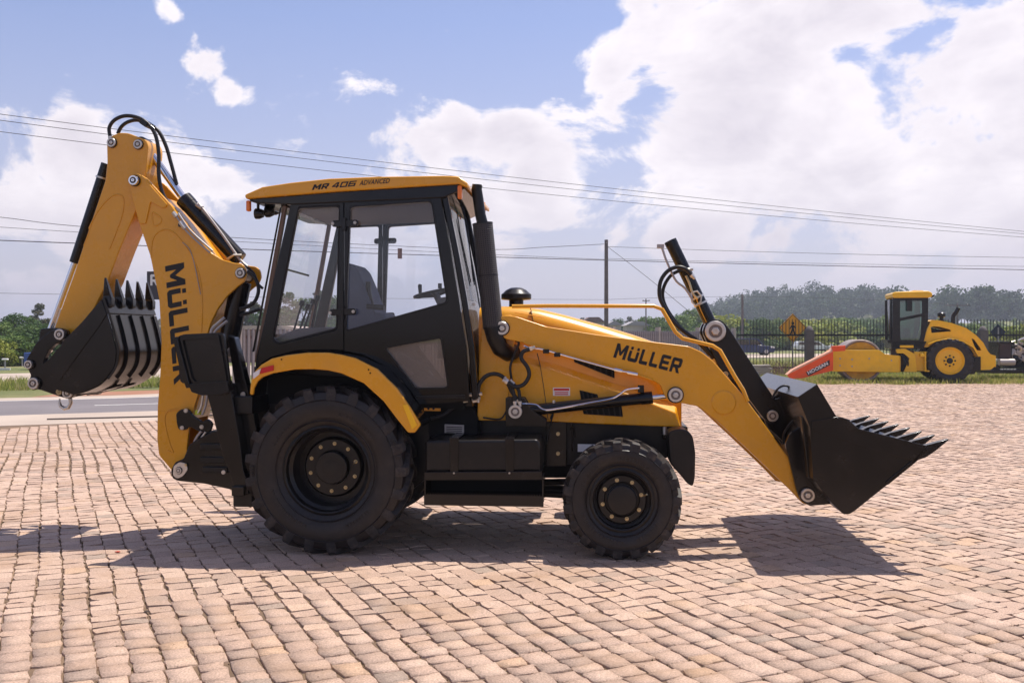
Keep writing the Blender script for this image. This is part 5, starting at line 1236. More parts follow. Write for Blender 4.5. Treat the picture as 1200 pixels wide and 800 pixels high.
def trunk_mesh(seed, H, Wd, clumps, r0):
    rg = random.Random(seed); mb = MB(); top = H*.72; pts = [(0,0,-.9)]
    for k in range(1, 5): pts.append((rg.uniform(-.04,.04)*H, rg.uniform(-.04,.04)*H, top*k/4))
    mb.tube(pts, [r0, r0*.85, r0*.65, r0*.45, r0*.15], 7)
    for c in clumps[::max(1, len(clumps)//7)]:
        z = max(H*.15, c[2]*.55); mb.tube([(0,0,z), (c[0]*.5, c[1]*.5, (z+c[2])/2+.05), c], [r0*.4, r0*.25, r0*.06], 5)
    return mb.mesh('trunk', BARK, angle=80)
VAR = {}
def tree_kind(key, H, Wd, nclump, nleaf, size, m, r0, base=.25, tall=False, n=3):
    VAR[key] = []
    for k in range(n):
        me, cl = crown(hash_(key)+k, H, Wd, nclump, nleaf, size, m, base, tall); VAR[key].append((me, trunk_mesh(k, H, Wd, cl, r0)))
def hash_(s): return sum(ord(c)*(i+1) for i, c in enumerate(s)) % 9973
tree_kind('dense', 6.0, 6.2, 34, 5200, .10, LF_D, .16, .08)
tree_kind('round', 5.0, 5.0, 26, 4200, .09, LF_G, .14, .10)
tree_kind('bush', 3.2, 4.6, 18, 2600, .10, LF_Y, .08, .02)
tree_kind('tall', 9.0, 5.0, 24, 2600, .13, LF_O, .18, .30, True)
tree_kind('bushd', 3.4, 5.0, 18, 2600, .11, LF_G, .09, .02)
TN = [0]
def tree(key, px, ybase, ytop, d, lab, cat='tree', grp=None, name='tree', wide=1.0):
    t_ = W(px, ytop, d); gz = float(hgt(np.array([t_.x]), np.array([d]))[0]); Hs = {'dense':6.0,'round':5.0,'bush':3.2,'tall':9.0,'bushd':3.4}[key]
    s = (t_.z - gz)/Hs; k = TN[0] % len(VAR[key]); TN[0] += 1; me, tk = VAR[key][k]
    T = thing(name, lab, cat, (t_.x, d, gz), random.uniform(0, 6.28), grp); T.scale = (s*wide*1.25, s*wide*1.25, s)
    link('crown', me, T); link('trunk', tk, T); return T
LG = 'trees beyond the road on the left'
tree('dense', -28, 0, 366, 66, 'dense dark tree at the left edge of the picture, partly cut off', grp=LG)
tree('round', 6, 0, 377, 62, 'round mid green tree at the far left above the low hoarding', grp=LG)
tree('dense', 22, 0, 369, 74, 'dense dark green tree standing below and left of the tallest one', grp=LG)
tree('tall', 47, 0, 356, 96, 'tallest loose grey green tree rising behind the left trees', grp=LG)
tree('dense', 60, 0, 381, 64, 'dark green tree just left of the digger bucket cylinder', grp=LG)
tree('bush', 34, 0, 402, 58, 'yellow green bushy tree in front of the dark ones on the left', grp=LG)
tree('bush', 3, 0, 400, 56, 'low yellow green bush tree at the left edge near the street lamp', grp=LG)
tree('round', 92, 0, 388, 74, 'green tree hidden behind the digger bucket', grp=LG)
tree('round', -12, 0, 388, 58, 'broad green tree partly cut off by the left edge, behind the hoarding', grp=LG, wide=1.5)
tree('dense', 40, 0, 381, 60, 'broad dark tree just left of the digger link', grp=LG, wide=1.8)
tree('round', 18, 0, 393, 57, 'broad green tree between the two white street lamps', grp=LG, wide=1.6)
tree('bushd', 186, 0, 396, 60, 'green bush seen between digger bucket and boom', 'bush', LG, 'bush')
tree('bushd', 150, 0, 402, 64, 'green bush behind the digger bucket teeth', 'bush', LG, 'bush')
CG = 'trees seen through the cab windows'
for i, (px, yt, d, k) in enumerate(((296,352,118,'tall'),(318,362,110,'dense'),(338,343,122,'tall'),(357,352,112,'dense'),(377,340,124,'tall'),(396,349,114,'dense'),(430,352,125,'tall'),(448,372,110,'round'),(275,346,120,'tall'))):
    tree(k, px, 0, yt, d, ['loose tree rising between boom and cab', 'dark tree low behind the rear cab window', 'tall loose tree left in the rear cab window', 'dense tree behind the control levers in the cab', 'tallest loose tree in the rear cab window', 'dense tree behind the cab door pillar', 'tall tree behind the driver seat', 'small round tree below the armrest in the cab door window', 'tall tree hidden mostly by the digger boom'][i], grp=CG)
MG = 'trees and bushes beyond the picket fence'
for i, (px, yt, d, k, w_) in enumerate(((560,378,170,'round',1),(618,380,170,'round',1),(656,373,190,'tall',.8),(678,379,190,'round',1),(724,374,175,'dense',.7),(738,371,230,'tall',.9),(762,371,135,'round',1.2),(783,364,130,'round',1.1),(802,368,140,'round',1.3),(818,363,150,'round',1.2),(838,369,145,'bush',1.2),(856,372,140,'bush',1.2))):
    tree(k, px, 0, yt, d, ['small tree behind the cab front pillar', 'small tree above the rear of the bonnet', 'thin tree standing above the bonnet left of the thick pole', 'low round tree just left of the thick pole', 'dark round tree right of the thick pole', 'faint tall tree behind the house roofs', 'rounded tree under the thin far pole', 'largest light green tree left of the tilt cylinder', 'green tree behind the yellow guard rail', 'tallest tree left of the tilt cylinder', 'bushy yellow green tree left of the tilt cylinder foot', 'bushy tree behind the tilt cylinder pivot'][i], grp=MG, wide=w_)
BG = 'bushes in the field in front of the hill'
rg = random.Random(3)
bl = ['wide','low','tall','ragged','dense','small']
k_ = 0
for i, px in enumerate(range(868, 1085, 13)):
    d = rg.uniform(125, 175); yt = rg.uniform(374, 388); key = 'bush' if 925 < px < 1045 and i % 3 else rg.choice(['bushd','dense','bush'])
    where = ('between the thin dark pole and the tilt cylinder' if px < 885 else 'between the thin dark pole and the pedestrian sign' if px < 925 else 'between the pedestrian sign and the first railing pillar' if px < 948 else 'above the roller drum' if px < 1040 else 'behind the roller cab')
    tree(key, px, 0, yt, d, f'{"yellow green" if key=="bush" else "dark green"} {bl[i%6]}{" wide" if i > 9 and bl[i%6] != "wide" else ""} bush {where}', 'bush', BG, 'bush', 1.5)
for i, (px, yt, d) in enumerate(((1100,378,120),(1118,384,110),(1136,382,118),(1168,386,95),(1190,384,90),(1212,378,88),(1150,388,100))):
    tree(['bushd','bush'][i%2], px, 0, yt, d, ['green bush behind the roller seat and bonnet','low light bush right of the far pole','green bush above the roller exhaust','light bush beside the dark diamond sign','green bush behind the scrap engine','pale leafy bush at the right edge','light bush behind the capped pillar'][i], 'bush', BG, 'bush', 1.3)
# the wooded hill: far mass of trees
def forest(name, region, n, hmin, hmax, m, seed, per=110, size=.55):
    rg = np.random.default_rng(seed); Vs, Fs, Ts = [], [], []; k = 0
    for i in range(n):
        x, y = region(rg); gz = float(hgt(np.array([x]), np.array([y]))[0]); H = rg.uniform(hmin, hmax)*(1.18 if rg.random() < .08 else 1.0)*(1 if name != 'hill_forest' else .45+.55*math.exp(-((x/y*500-158)/75)**4)); Wd = H*rg.uniform(.45, .7)
        c = [(x + rg.normal()*Wd*.2, y + rg.normal()*Wd*.2, gz + H*rg.uniform(.35, .92)) for _ in range(6)]; r = [Wd*rg.uniform(.2, .34) for _ in range(6)]
        V, F, T = leaves(rg, c, r, per, size); Vs.append(V); Fs.append(F + k); k += len(V); Ts.append(np.clip(T*.55 + rg.random()*.45, 0, 1))
    o = link(name, bigmesh(name, np.concatenate(Vs), [np.concatenate(Fs)], m, np.concatenate(Ts))); return tag(o, kind='stuff')
def hillr(rg):
    while True:
        y = rg.uniform(400, 600); px = rg.uniform(800, 1120); return ((px-600)*y/FPX, y)
LF_H = leaf_mat('leaf_hill', (.022,.050,.024), (.042,.080,.034), (.075,.115,.045))
forest('hill_forest', hillr, 900, 5.5, 14.5, LF_H, 1, per=170, size=.42)
def lowr(rg): y = rg.uniform(230, 520); px = rg.uniform(-60, 860); return ((px-600)*y/FPX, y)
forest('far_tree_belt', lowr, 420, 4, 7.5, LF_O, 2, per=90, size=.45)
def skirt(rg): y = rg.uniform(190, 300); px = rg.uniform(860, 1060); return ((px-600)*y/FPX, y)
forest('hill_foot_bushes', skirt, 320, 3, 5.5, LF_G, 3, per=110, size=.30)
def rightf(rg): y = rg.uniform(330, 460); px = rg.uniform(1105, 1290); return ((px-600)*y/FPX, y)
forest('ridge_forest', rightf, 330, 9, 14, LF_H, 4, per=150, size=.42)
def crop(rg):
    y = 120 + int(rg.uniform(0, 34))*4.6; px = rg.uniform(1085, 1300); return ((px-600)*y/FPX + rg.normal()*.3, y + rg.normal()*.4)
forest('young_plantation', crop, 1000, 1.6, 2.7, leaf_mat('leaf_crop', (.07,.11,.025), (.16,.22,.05), (.28,.32,.09)), 5, per=60, size=.20)
# grass
def grass(name, region, n, h0, h1, w, m, seed):
    rg = np.random.default_rng(seed); P_ = np.array([region(rg) for _ in range(n)]); h = rg.uniform(h0, h1, n); a = rg.uniform(0, 6.283, n); ww = w*rg.uniform(.6, 1.5, n)
    z0 = np.full(n, -.05); dx, dy = np.cos(a)*ww, np.sin(a)*ww; lx, ly = rg.normal(0, .3, n)*h, rg.normal(0, .3, n)*h
    V = np.stack([np.stack([P_[:,0]-dx, P_[:,1]-dy, z0], 1), np.stack([P_[:,0]+dx, P_[:,1]+dy, z0], 1), np.stack([P_[:,0]+dx*.5+lx*.5, P_[:,1]+dy*.5+ly*.5, z0+h*.6], 1), np.stack([P_[:,0]+lx, P_[:,1]+ly, z0+h], 1)], 1).reshape(-1, 3)
    o = link(name, bigmesh(name, V, [np.arange(4*n).reshape(n, 4)], m, np.repeat(rg.random(n), 4))); return tag(o, kind='stuff')
GM = leaf_mat('grass_blades', (.20,.25,.045), (.36,.39,.09), (.52,.44,.20), trans=.5)
clx = np.random.default_rng(8); TUF = [(clx.uniform(8.6, 20), clx.uniform(34.4, 41.5), clx.uniform(.15,.5)) for _ in range(220)]
def gr1(rg):
    if rg.random() < .12: return rg.uniform(7, 26), rg.uniform(37.5, 41.8)
    t = TUF[rg.integers(len(TUF))]; return t[0] + rg.normal()*t[2], t[1] + rg.normal()*t[2]*.6
grass('grass_under_roller', gr1, 26000, .08, .27, .012, GM, 1)
def gr2(rg): u = rg.uniform(35.2, 39.6); return uc(u, rg.uniform(-26, 6))
grass('median_grass', gr2, 16000, .12, .38, .02, GM, 2)
def gr3(rg): y = rg.uniform(43, 60); return (rg.uniform(.2, .52)*y, y)
grass('verge_grass', gr3, 16000, .12, .4, .02, GM, 3)
def gr4(rg): t = rg.random(); p = F0 + (F1-F0)*t + FN*rg.normal()*.25; return (p[0], p[1])
grass('fence_foot_weeds', gr4, 6000, .1, .45, .02, GM, 4)
# dry brush and rubble by the fence
def brushpile(px, y, d, n, r, lab, m, name='brush_pile'):
    p = W(px, y, d); mb = MB(); rr = random.Random(px)
    for k in range(n):
        a = rr.uniform(0, 6.28); q = Vector((p.x + rr.gauss(0, r), p.y + rr.gauss(0, .3), 0)); mb.tube([q, q + Vector((math.cos(a)*.25, .1, rr.uniform(.15,.5))), q + Vector((math.cos(a)*.5, .1, rr.uniform(.2,.75)))], [.02,.015,.006], 4)
    o = mb.build(name, m, angle=80); tag(o, lab, 'brush', kind='stuff')
brushpile(915, 436, 40.6, 70, .5, 'heap of dry twigs left of the orange blade', mat('dry_twigs', (.28,.19,.14), .9))
mb = MB(); rr = random.Random(4); p = W(884, 436, 40)
for k in range(5): mb.box((p.x + rr.uniform(-.1,.1), p.y, .06+.10*k), (1.5 - .1*k, .5, .08), Matrix.Rotation(rr.uniform(-.05,.05), 3, 'Y'))
tag(mb.build('stacked_slabs', CONC), 'small stack of grey concrete slabs behind the loader bucket', 'slab stack')

# ================================================================== BUILDINGS, STREET FURNITURE, CARS
def house(px0, px1, yt, ye, d, lab, wall, roof, name='house', cat='house', nwin=2):
    a, b = W(px0, ye, d), W(px1, yt, d); cx = (a.x+b.x)/2; w = b.x-a.x; H = a.z + .9; T = thing(name, lab, cat, (cx, d, -.9))
    wl_ = MB().box((0, 2.5, H/2), (w, 5, H)).build('wall', wall, T)
    rh = b.z - a.z
    MB().prism([(-w/2-.3, H), (w/2+.3, H), (w/2-.8, H+rh), (-w/2+.8, H+rh)], -.35, 5.35).build('roof', roof, T)
    for k in range(nwin):
        x = -w/2 + w*(k+.5)/nwin; f = MB().prism(R4(x-.5, H-1.7, x+.5, H-.7), -.03, .01, [R4(x-.43, H-1.63, x+.43, H-.77)]).build('window', WHITE, T)
        MB().box((x, -.006, H-1.2), (.86, .006, .86)).build('pane', GLASSC, f)
    return T
TILE = mat('roof_tile', (.20,.13,.11), .85, vary=.3, bump=.3); WALLW = mat('house_wall', (.50,.45,.42), .85, vary=.08); RFG = mat('roof_grey', (.34,.32,.33), .7)
house(684, 708, 371.5, 378, 150, 'small pale house with a brown roof left of the thick pole', WALLW, TILE)
house(712, 728, 376, 381, 140, 'low house with a grey roof right beside the thick pole', WALLW, RFG)
house(735, 760, 376.5, 381.5, 130, 'low house with a wide pale roof in front of the round trees', WALLW, RFG, nwin=3)
house(480, 520, 346, 352, 160, 'pale building seen below the steering wheel', WALLW, RFG) if False else None
house(262, 352, 381.5, 386, 64, 'long low shed with a pale roof and brown wall behind the cab', mat('shed_wall', (.22,.13,.10), .9, vary=.15), mat('shed_roof', (.48,.38,.32), .8, vary=.1), 'shed', 'shed', 0)
house(500, 560, 383, 388, 170, 'distant pale warehouse hidden behind the cab front', WALLW, RFG, 'warehouse', 'warehouse', 3)
def streetlamp(px, ytop, d, lab):
    t_ = W(px, ytop, d); T = thing('street_lamp', lab, 'street lamp', (t_.x, d, 0), 0, 'street lamps by the left trees')
    MB().tube([(0,0,-.1),(0,0,t_.z)], [.05,.035], 8).build('pole', STEEL, T); MB().box((0,0,t_.z), (.32,.2,.10)).build('lamp_head', WHITE, T, bevel=.04)
streetlamp(6, 421, 52, 'white headed street lamp nearer the left edge'); streetlamp(26, 419, 56, 'white headed street lamp closer to the digger bucket')
a, b = W(-22, 431, 50), W(12, 441, 50); T = thing('hoarding', 'low white and blue advertising hoarding by the left road', 'hoarding', ((a.x+b.x)/2, 50, 0))
MB().box((0,0,(a.z+b.z)/2), (b.x-a.x, .08, a.z-b.z)).build('panel', WHITE, T); MB().box((.3,-.05,(a.z+b.z)/2-.1), (b.x-a.x-.6, .02, .12)).build('stripe', mat('blue_stripe', (.10,.14,.45), .5), T)
a, b = W(31, 413, 50.5), W(46, 430, 50.5); o = MB().box(((a.x+b.x)/2, 50.5, (a.z+b.z)/2), (b.x-a.x, .6, a.z-b.z)).build('blue_kiosk', mat('blue_panel', (.05,.10,.32), .5), bevel=.03); tag(o, 'small blue kiosk just left of the digger bucket link', 'kiosk')
# cars
def car(px, d, L, H, lab, col, rz=0, name='parked_car', lamps=True):
    p = W(px, 400, d); gz = -.02; T = thing(name, lab, 'car', (p.x, d, gz), rz)
    m = mat('car_paint_'+name+str(px), col, .25, coat=.6); h = L/2; wd = .82
    low = fillet([(-h,.32),(-h+.04,.62),(-h+.10,.86*H/1.5),(-h+.22,.92*H/1.5),(.20*L,.90*H/1.5),(h-.25,.78*H/1.5),(h-.02,.60),(h,.30),(h-.1,.22),(-h+.1,.22)], .10, 3)
    MB().prism(low, -wd, wd).build('body', m, T, bevel=.05)
    gh = fillet([(-h+.16,.88*H/1.5),(-h+.30,H*.96),(-h+.55,H),(.08*L,H),(.15*L,H*.96),(.28*L,.86*H/1.5)], .08, 3)
    ca = MB().prism(gh, -wd+.12, wd-.12).build('cabin', m, T, bevel=.03)
    for q in ([(-h+.33,.93*H/1.5),(-h+.45,H*.93),(-.07*L,H*.93),(-.07*L,.93*H/1.5)], [(-.05*L,.93*H/1.5),(-.05*L,H*.93),(.10*L,H*.93),(.22*L,.90*H/1.5)]):
        for s in (-1, 1): MB().prism(q, s*(wd-.118), s*(wd-.10)).build('side_window', GLASSC, ca)
    for x in (-h+.70, h-.72):
        for s in (-1, 1):
            w_ = MB().lathe([(.17,-.09),(.30,-.10),(.315,-.06),(.315,.06),(.30,.10),(.17,.09)], (x, s*(wd-.10), .31), 24).build('wheel', RUB, T)
            MB().lathe([(.17, 0), (.17, s*.03), (.05, s*.05), (.001, s*.05)], (x, s*(wd-.03), .31), 16).build('rim', STEEL, w_)
    if lamps: MB().prism([(-h-.01,.62),(-h+.14,.62),(-h+.20,1.18*H/1.5),(-h+.12,1.18*H/1.5)], -wd-.005, -wd+.12).build('tail_lamp', RED, T, bevel=.02)
    MB().prism([(h-.34,.62),(h+.0,.60),(h-.06,.74),(h-.34,.76)], -wd-.004, -wd+.1).build('headlight', WHITE, T, bevel=.02)
    return T
car(879, 85, 3.8, 1.42, 'dark blue hatchback with a red tail light on the far road behind the railing', (.02,.03,.09))
car(952, 104, 3.9, 1.05, 'white car half hidden by the railing pillar on the far road', (.75,.75,.74), name='white_car', lamps=False)
# ================================================================== ROAD ROLLER
RD = 35.6; RYAW = rad(12); rox = (1065-600)*RD/FPX; RC, RS_ = math.cos(RYAW), math.sin(RYAW)
RR = thing('road_roller', 'yellow single drum road roller parked on the grass verge on the right', 'road roller', (rox, RD, 0), -RYAW)
def RP(pts):
    o = []
    for x, y in pts:
        a = (x-600)/FPX; t = (rox*RS_ + RD*RC)/(a*RS_ + RC); o.append(((a*t-rox)*RC - (t-RD)*RS_, CAM_H + (HOR-y)*t/FPX))
    return o
def rr_(mb, name, m, parent=RR, bevel=.015, angle=35): return mb.build(name, m, parent, bevel=bevel, angle=angle)
# rear wheels
wx_, wz_ = RP([(1113.7, 425)])[0]
for s, y0 in ((-1, .25), (1, 1.95)):
    R_ = .79; tb_, lg_ = tyre_mb(R_, .5, .47, .05, 20, .11, .34); w_ = tb_.build('tyre', RUB, None, angle=32); lg_ = tag(lg_.build('tread', TREAD, None, angle=32), kind='stuff')
    o = MB().lathe([(.50,-.20),(.47,-.215),(.45,-.18),(.43,-.12),(.40,-.10),(.20,-.13),(.19,-.16),(.001,-.17)], (0,0,0), 40, caps=False).lathe([(.50,.20),(.3,.1),(.001,.1)], (0,0,0), 40, caps=False).build('wheel', YEL2, RR, angle=30)
    o.location = (wx_, y0, R_); w_.parent = o; lg_.parent = o
    MB().lathe([(.11,-.165),(.10,-.19),(.001,-.195)], (0,0,0), 16).build('hub', BLK, o)
    bolts(0, -.155, 0, .17, 8, .028, .03, o, m=BLK)
# drum
dx, dz = RP([(1009, 424)])[0]; DR = .77
dr_ = MB().lathe([(DR-.10,.06),(DR-.06,.0),(DR-.02,.0),(DR,.02),(DR,2.1),(DR-.05,2.12),(.05,2.1)], (dx, 0, DR), 64, caps=False).build('drum', mat('drum_steel', (.30,.25,.23), .5, metal=.35, vary=.25, dust=.5), RR, angle=30)
MB().lathe([(DR-.06,.05),(.45,.10),(.25,.16),(.001,.16)], (dx, 0, DR), 48, caps=False).build('drum_face', mat('dirty_yellow', (.62,.33,.02), .55, vary=.25, dust=.25), dr_)
rr_(MB().prism(RP([(975,412),(980,410),(1030,410),(1037,415),(1053,416.5),(1053,436),(975,435)]), -.12, .10), 'drum_frame', YEL2)
rr_(MB().prism(RP([(975,412),(980,410),(1030,410),(1037,415),(1053,416.5),(1053,436),(975,435)]), 1.95, 2.15), 'drum_frame', YEL2)
for s_ in ((984,420),(984,428),(998,421),(998,429),(1018,420),(1044,422)): 
    x, z = RP([s_])[0]; MB().cyl((x,-.12,z),(x,-.135,z),.03,8).build('bolt', STEEL, RR)
rr_(MB().prism(RP([(975,412),(981,410),(981,434),(975,434)]), .10, 1.95).prism(RP([(1048,417),(1056,417),(1056,436),(1048,436)]), .10, 1.95), 'frame_crossbeam', YEL2)
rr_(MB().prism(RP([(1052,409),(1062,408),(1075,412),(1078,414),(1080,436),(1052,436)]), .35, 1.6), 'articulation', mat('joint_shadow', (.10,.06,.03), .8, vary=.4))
rr_(MB().prism(fillet(RP([(1051,409),(1062,408.5),(1074,415),(1076,436),(1060,436),(1067,420),(1060,414),(1052,414)]), .05), .18, .34), 'steering_link', YEL2)
rr_(MB().prism(RP([(1073,412),(1092,412),(1092,435),(1073,435)]), .28, .42), 'step_panel', YEL2)
for (xa, ya, xb, yb) in ((1079,414,1084,418),(1084,424,1090,425),(1084,434,1090,435.5)): rr_(MB().prism(RP([(xa,ya),(xb,ya),(xb,yb),(xa,yb)]), .05, .30), 'foot_step', YEL2)
rr_(MB().tube([(RP([(1085,q)])[0][0], .08, RP([(1085,q)])[0][1]) for q in (412,435)], .03, 6).tube([(RP([(1092,q)])[0][0], .08, RP([(1092,q)])[0][1]) for q in (410,435)], .03, 6), 'ladder', YEL2, bevel=0)
for k in range(3): rr_(MB().tube([(RP([(1056+k*3,414)])[0][0],.3,RP([(1056,414)])[0][1]),(RP([(1061+k*2,424)])[0][0],.15,RP([(1061,424)])[0][1]),(RP([(1057+k*4,434)])[0][0],.3,RP([(1057,434)])[0][1])], .03, 6, smooth=4), 'hose', HOSE, bevel=0)
# cab: frame with real openings
CB = RP([(1045,348),(1090,348),(1089.5,380),(1083,406),(1046,408),(1045,398),(1049,390)])
h1 = fillet(RP([(1056.5,352),(1082.5,352),(1082.5,367),(1056.5,372.5)]), .04); h2 = fillet(RP([(1056.5,376),(1082,370.5),(1081,392),(1079,398.5),(1057,398)]), .04)
for s, y in ((-1, .30), (1, 1.75)):
    f = rr_(MB().prism(RP([(1048,348),(1090,348),(1089.5,380),(1083,407),(1047,408)]), y, y+.06, [h1, h2]), 'cab_side', BLK)
    for hh in (h1, h2): MB().prism(hh, y+.025, y+.03).build('window_pane', GLASSG, f)
xw = RP([(1045,350)])[0][0]; zt = RP([(1056,350)])[0][1]; zb = RP([(1056,398)])[0][1]
xf = xg = RP([(1048,350)])[0][0] - .05; xs = RP([(1049.5,350)])[0][0]
rr_(MB().add([(xf,.45,zt),(xf,1.65,zt),(xg,1.65,zb),(xg,.45,zb),(xs,.30,zt),(xs,1.80,zt),(xs,1.80,zb),(xs,.30,zb)], [(0,1,2,3),(0,3,7,4),(1,5,6,2)]), 'front_glass', GLASSG, bevel=0)
rr_(MB().tube([(xf,.45,zt),(xg,.45,zb)], .025, 6).tube([(xf,1.65,zt),(xg,1.65,zb)], .025, 6).box(((xg+xs)/2,1.05,zb-.06), (.35,1.4,.12)), 'front_posts', BLK, bevel=0)
rr_(MB().prism(fillet(RP([(1046.5,343.5),(1050,341.7),(1074,340.8),(1089,340.5),(1094,343),(1094,347),(1090,348.5),(1048,348.8)]), .06), .15, 1.95), 'roof', YEL2, bevel=.05)
rr_(MB().prism(fillet(RP([(1070,341),(1074,339.3),(1085,339.3),(1089,341)]), .04), .6, 1.5), 'roof_unit', YEL2, bevel=.03)
rr_(MB().prism(RP([(1093,346),(1098,344.5),(1097,347),(1093,348)]), .3, .5), 'work_lamp', BLK)
rr_(MB().box((RP([(1067,0)])[0][0], .25, RP([(1056,357.5)])[0][1]), (.20,.08,.42)), 'mirror', BLK, bevel=.03)
rr_(MB().prism(RP([(1046,400),(1088,400),(1084,409),(1046,409)]), .3, 1.8), 'cab_floor', BLK)
rr_(MB().prism(fillet(RP([(1066,384),(1070,384),(1072,396),(1080,398),(1080,403),(1064,403)]), .04), .8, 1.3), 'seat', DARK)
rr_(MB().tube([(RP([(1056,q)])[0][0]+.0, 1.0, RP([(1056,q)])[0][1]) for q in (383,402)], .05, 8).box((RP([(1057,0)])[0][0],1.0,RP([(1056,382)])[0][1]), (.35,.35,.04)), 'steering_column', DARK)
rr_(MB().prism(RP([(1056,404.5),(1072,404.5),(1072,407.5),(1056,407.5)]), .20, .34), 'cab_step', YEL2)
# bonnet
HB = fillet(RP([(1083.5,400),(1088,388),(1092.5,377.5),(1095,376.3),(1101,376.5),(1118,380),(1134,385.5),(1146,394),(1154,402.5),(1159,412),(1163,416.5),(1168.5,417.5),(1168.5,430),(1164,433.5),(1146,434),(1146,418),(1140,408),(1128,401),(1113,398.5),(1098,401),(1090,407),(1084,407)]), .05, 3)
v1 = fillet(RP([(1093,383),(1096,382.2),(1103,382.5),(1116,386),(1117.5,388),(1094,390)]), .03); v2 = fillet(RP([(1141,396),(1145,398),(1152,408),(1153,411),(1148,410.5),(1145,406)]), .03)
rr_(MB().prism(HB, .35, .45, [v1, v2]), 'bonnet_side', YEL2, bevel=.025); rr_(MB().prism(HB, 1.75, 1.85, [v1, v2]), 'bonnet_side', YEL2, bevel=.025)
rr_(MB().prism(strip(RP([(1092.5,377.5),(1095,376.3),(1101,376.5),(1118,380),(1134,385.5),(1146,394),(1154,402.5),(1159,412),(1163,416.5),(1168.5,417.5),(1168.5,430)]), .05), .36, 1.84), 'bonnet_top', YEL2, bevel=.0, angle=60)
rr_(MB().prism(RP([(1090,384),(1130,390),(1150,402),(1150,416),(1090,400)]), .46, 1.74), 'engine_bay', DARK, bevel=0)
rr_(MB().prism(strip(RP([(1088,404),(1098,400),(1113,397.3),(1128,400),(1141,407.5),(1147,418)]), .035), .05, .45), 'wheel_guard', YEL2, bevel=.01)
rr_(MB().prism(RP([(1146,418),(1152,418),(1152,434),(1140,434)]), .3, 1.8).prism(RP([(1128,432),(1150,432),(1146,439),(1134,439)]), .5, 1.6), 'rear_frame', BLK)
tx, tz = RP([(1109, 377)])[0]
rr_(MB().lathe([(.09,0),(.09,.14),(.07,.15),(.07,.22),(.14,.24),(.14,.36),(.10,.40),(.001,.42)], (tx, .8, tz-.05), 16, 'z'), 'air_filter', BLK, bevel=0)
rr_(MB().tube([(RP([(q[0],0)])[0][0], .9, RP([(1124,q[1])])[0][1]) for q in ((1123.5,382),(1123.5,372),(1124,369.5),(1127,365.5),(1130,360))], .075, 12), 'exhaust_stack', BLK, bevel=0)
# orange blade attachment lying in front
OB = thing('orange_blade', 'weathered orange sloping attachment with a black name plate in front of the roller', 'attachment', ((960-600)*35.3/FPX, 35.3, 0)); obx = (960-600)*35.3/FPX
def OP(pts): return [((x-600)*35.3/FPX - obx, CAM_H + (HOR-y)*35.3/FPX) for x, y in pts]
MB().prism(fillet(OP([(922,439.5),(929,434),(972,412),(976,411),(976,434),(940,443),(926,444)]), .03), -.05, .0).build('side_plate', ORP, OB, bevel=.01)
MB().prism(OP([(922,439),(929,433),(973,411),(977,406.5),(990,405),(990,408),(976,411.5),(930,435)]), -.06, .30).build('top_plate', mat('orange_lit_dusty', (.72,.38,.25), .6, vary=.2, dust=.6), OB, bevel=.01)  # top paler than the side: sunlight put into its colour, besides dust
MB().prism(OP([(974.5,405.5),(990,404.5),(990,411),(975,412)]), -.08, .06).build('bracket', ORP, OB, bevel=.01)
MB().prism(OP([(944,436),(971.5,421.5),(972,427.5),(946.5,440.5)]), -.05, -.058).build('name_plate', INK, OB)
a = OP([(947,438.7)])[0]; b = OP([(970.2,426.9)])[0]; u = Vector((b[0]-a[0], 0, b[1]-a[1])); ln = u.length; u.normalize(); v = Vector((-u.z,0,u.x)); n_ = u.cross(v)
text_mesh('plate_lettering', 'HOOSAN', .17, WHITE, OB, Matrix(((u.x,v.x,n_.x,a[0]),(u.y,v.y,n_.y,-.060),(u.z,v.z,n_.z,a[1]),(0,0,0,1))), bold=.03, width=ln)
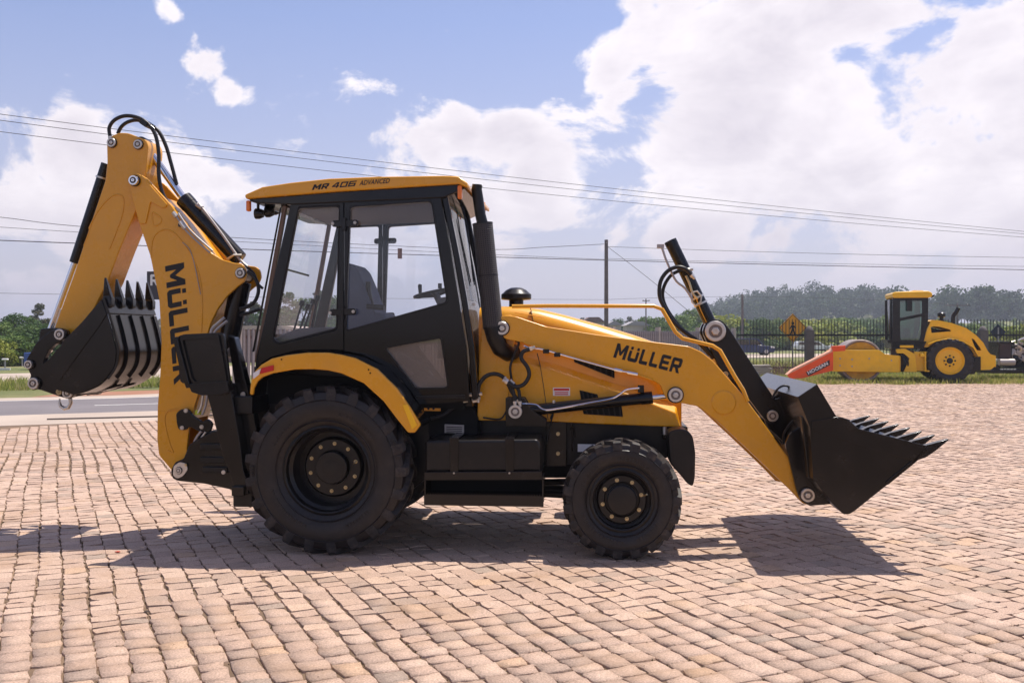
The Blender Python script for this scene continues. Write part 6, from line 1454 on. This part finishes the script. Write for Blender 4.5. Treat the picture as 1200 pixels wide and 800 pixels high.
# scrap engine on a skid
ED = 37.4; ex0 = (1183-600)*ED/FPX; EN = thing('scrap_engine', 'black radiator and engine block standing on a skid right of the roller', 'engine', (ex0, ED, 0))
def EP(x, y): return ((x-600)*ED/FPX - ex0, CAM_H + (HOR-y)*ED/FPX)
def ebox(name, x0, y0, x1, y1, ya, yb, m, bevel=.01): return MB().prism([EP(x0,y1),EP(x1,y1),EP(x1,y0),EP(x0,y0)], ya, yb).build(name, m, EN, bevel=bevel)
r = ebox('radiator', 1167, 400, 1183, 420, -.2, .6, BLK); MB().prism([EP(1168.5,419),EP(1181.5,419),EP(1181.5,403),EP(1168.5,403)], -.2, -.21).build('radiator_core', mat('radiator_core', (.05,.035,.035), .7), r)
ebox('engine_block', 1184, 406, 1206, 430, .0, .9, DARK); ebox('skid', 1156, 433, 1215, 437, -.3, 1.0, BLK); ebox('mount', 1166, 427, 1172, 434, 0, .6, BLK); ebox('mount', 1200, 429, 1206, 434, 0, .6, BLK)
a, b = EP(1166, 424), EP(1184, 424); MB().cyl((a[0],-.3,a[1]),(b[0],-.3,b[1]),.13,16).build('air_tank', STEEL, EN, bevel=.02)
rr = random.Random(9)
for k in range(16):
    x, y = rr.uniform(1184, 1206), rr.uniform(401, 428); a = EP(x, y); L_ = rr.uniform(.1,.3)
    MB().tube([(a[0],-.05,a[1]),(a[0]+rr.uniform(-.2,.2),-.12,a[1]+L_*.5),(a[0]+rr.uniform(-.25,.25),-.04,a[1]+L_)], rr.uniform(.02,.05), 6, smooth=3).build('engine_pipe', rr.choice([STEEL, BLK, ZINC, HOSE]), EN)
for k in range(5):
    a = EP(1186+k*4, 412+(k%2)*8); MB().lathe([(.12,0),(.12,-.05),(.05,-.07),(.001,-.07)], (a[0],-.02,a[1]), 14).build('pulley', rr.choice([STEEL, BLK]), EN)
for k in range(6): ebox('bracket', 1185+k*3.4, 401+(k%3)*3, 1187.5+k*3.4, 404+(k%3)*3, -.1, .2, STEEL if k % 2 else BLK)
# ================================================================== HAZE
hb = MB().box((0, 1150, 29), (5200, 2700, 64)).build('haze', mat('haze_tmp', (1,1,1)), recalc=True); hb.data.materials.clear()
hm = bpy.data.materials.new('haze'); hm.use_nodes = True; hm.node_tree.nodes.clear()
ho = hm.node_tree.nodes.new('ShaderNodeOutputMaterial'); hv = hm.node_tree.nodes.new('ShaderNodeVolumePrincipled')
hv.inputs['Color'].default_value = (.80,.86,1.0,1); hv.inputs['Density'].default_value = .00060; hv.inputs['Anisotropy'].default_value = .3
hm.node_tree.links.new(hv.outputs[0], ho.inputs['Volume']); hb.data.materials.append(hm); hb['kind'] = 'stuff'; hb.display_type = 'WIRE'
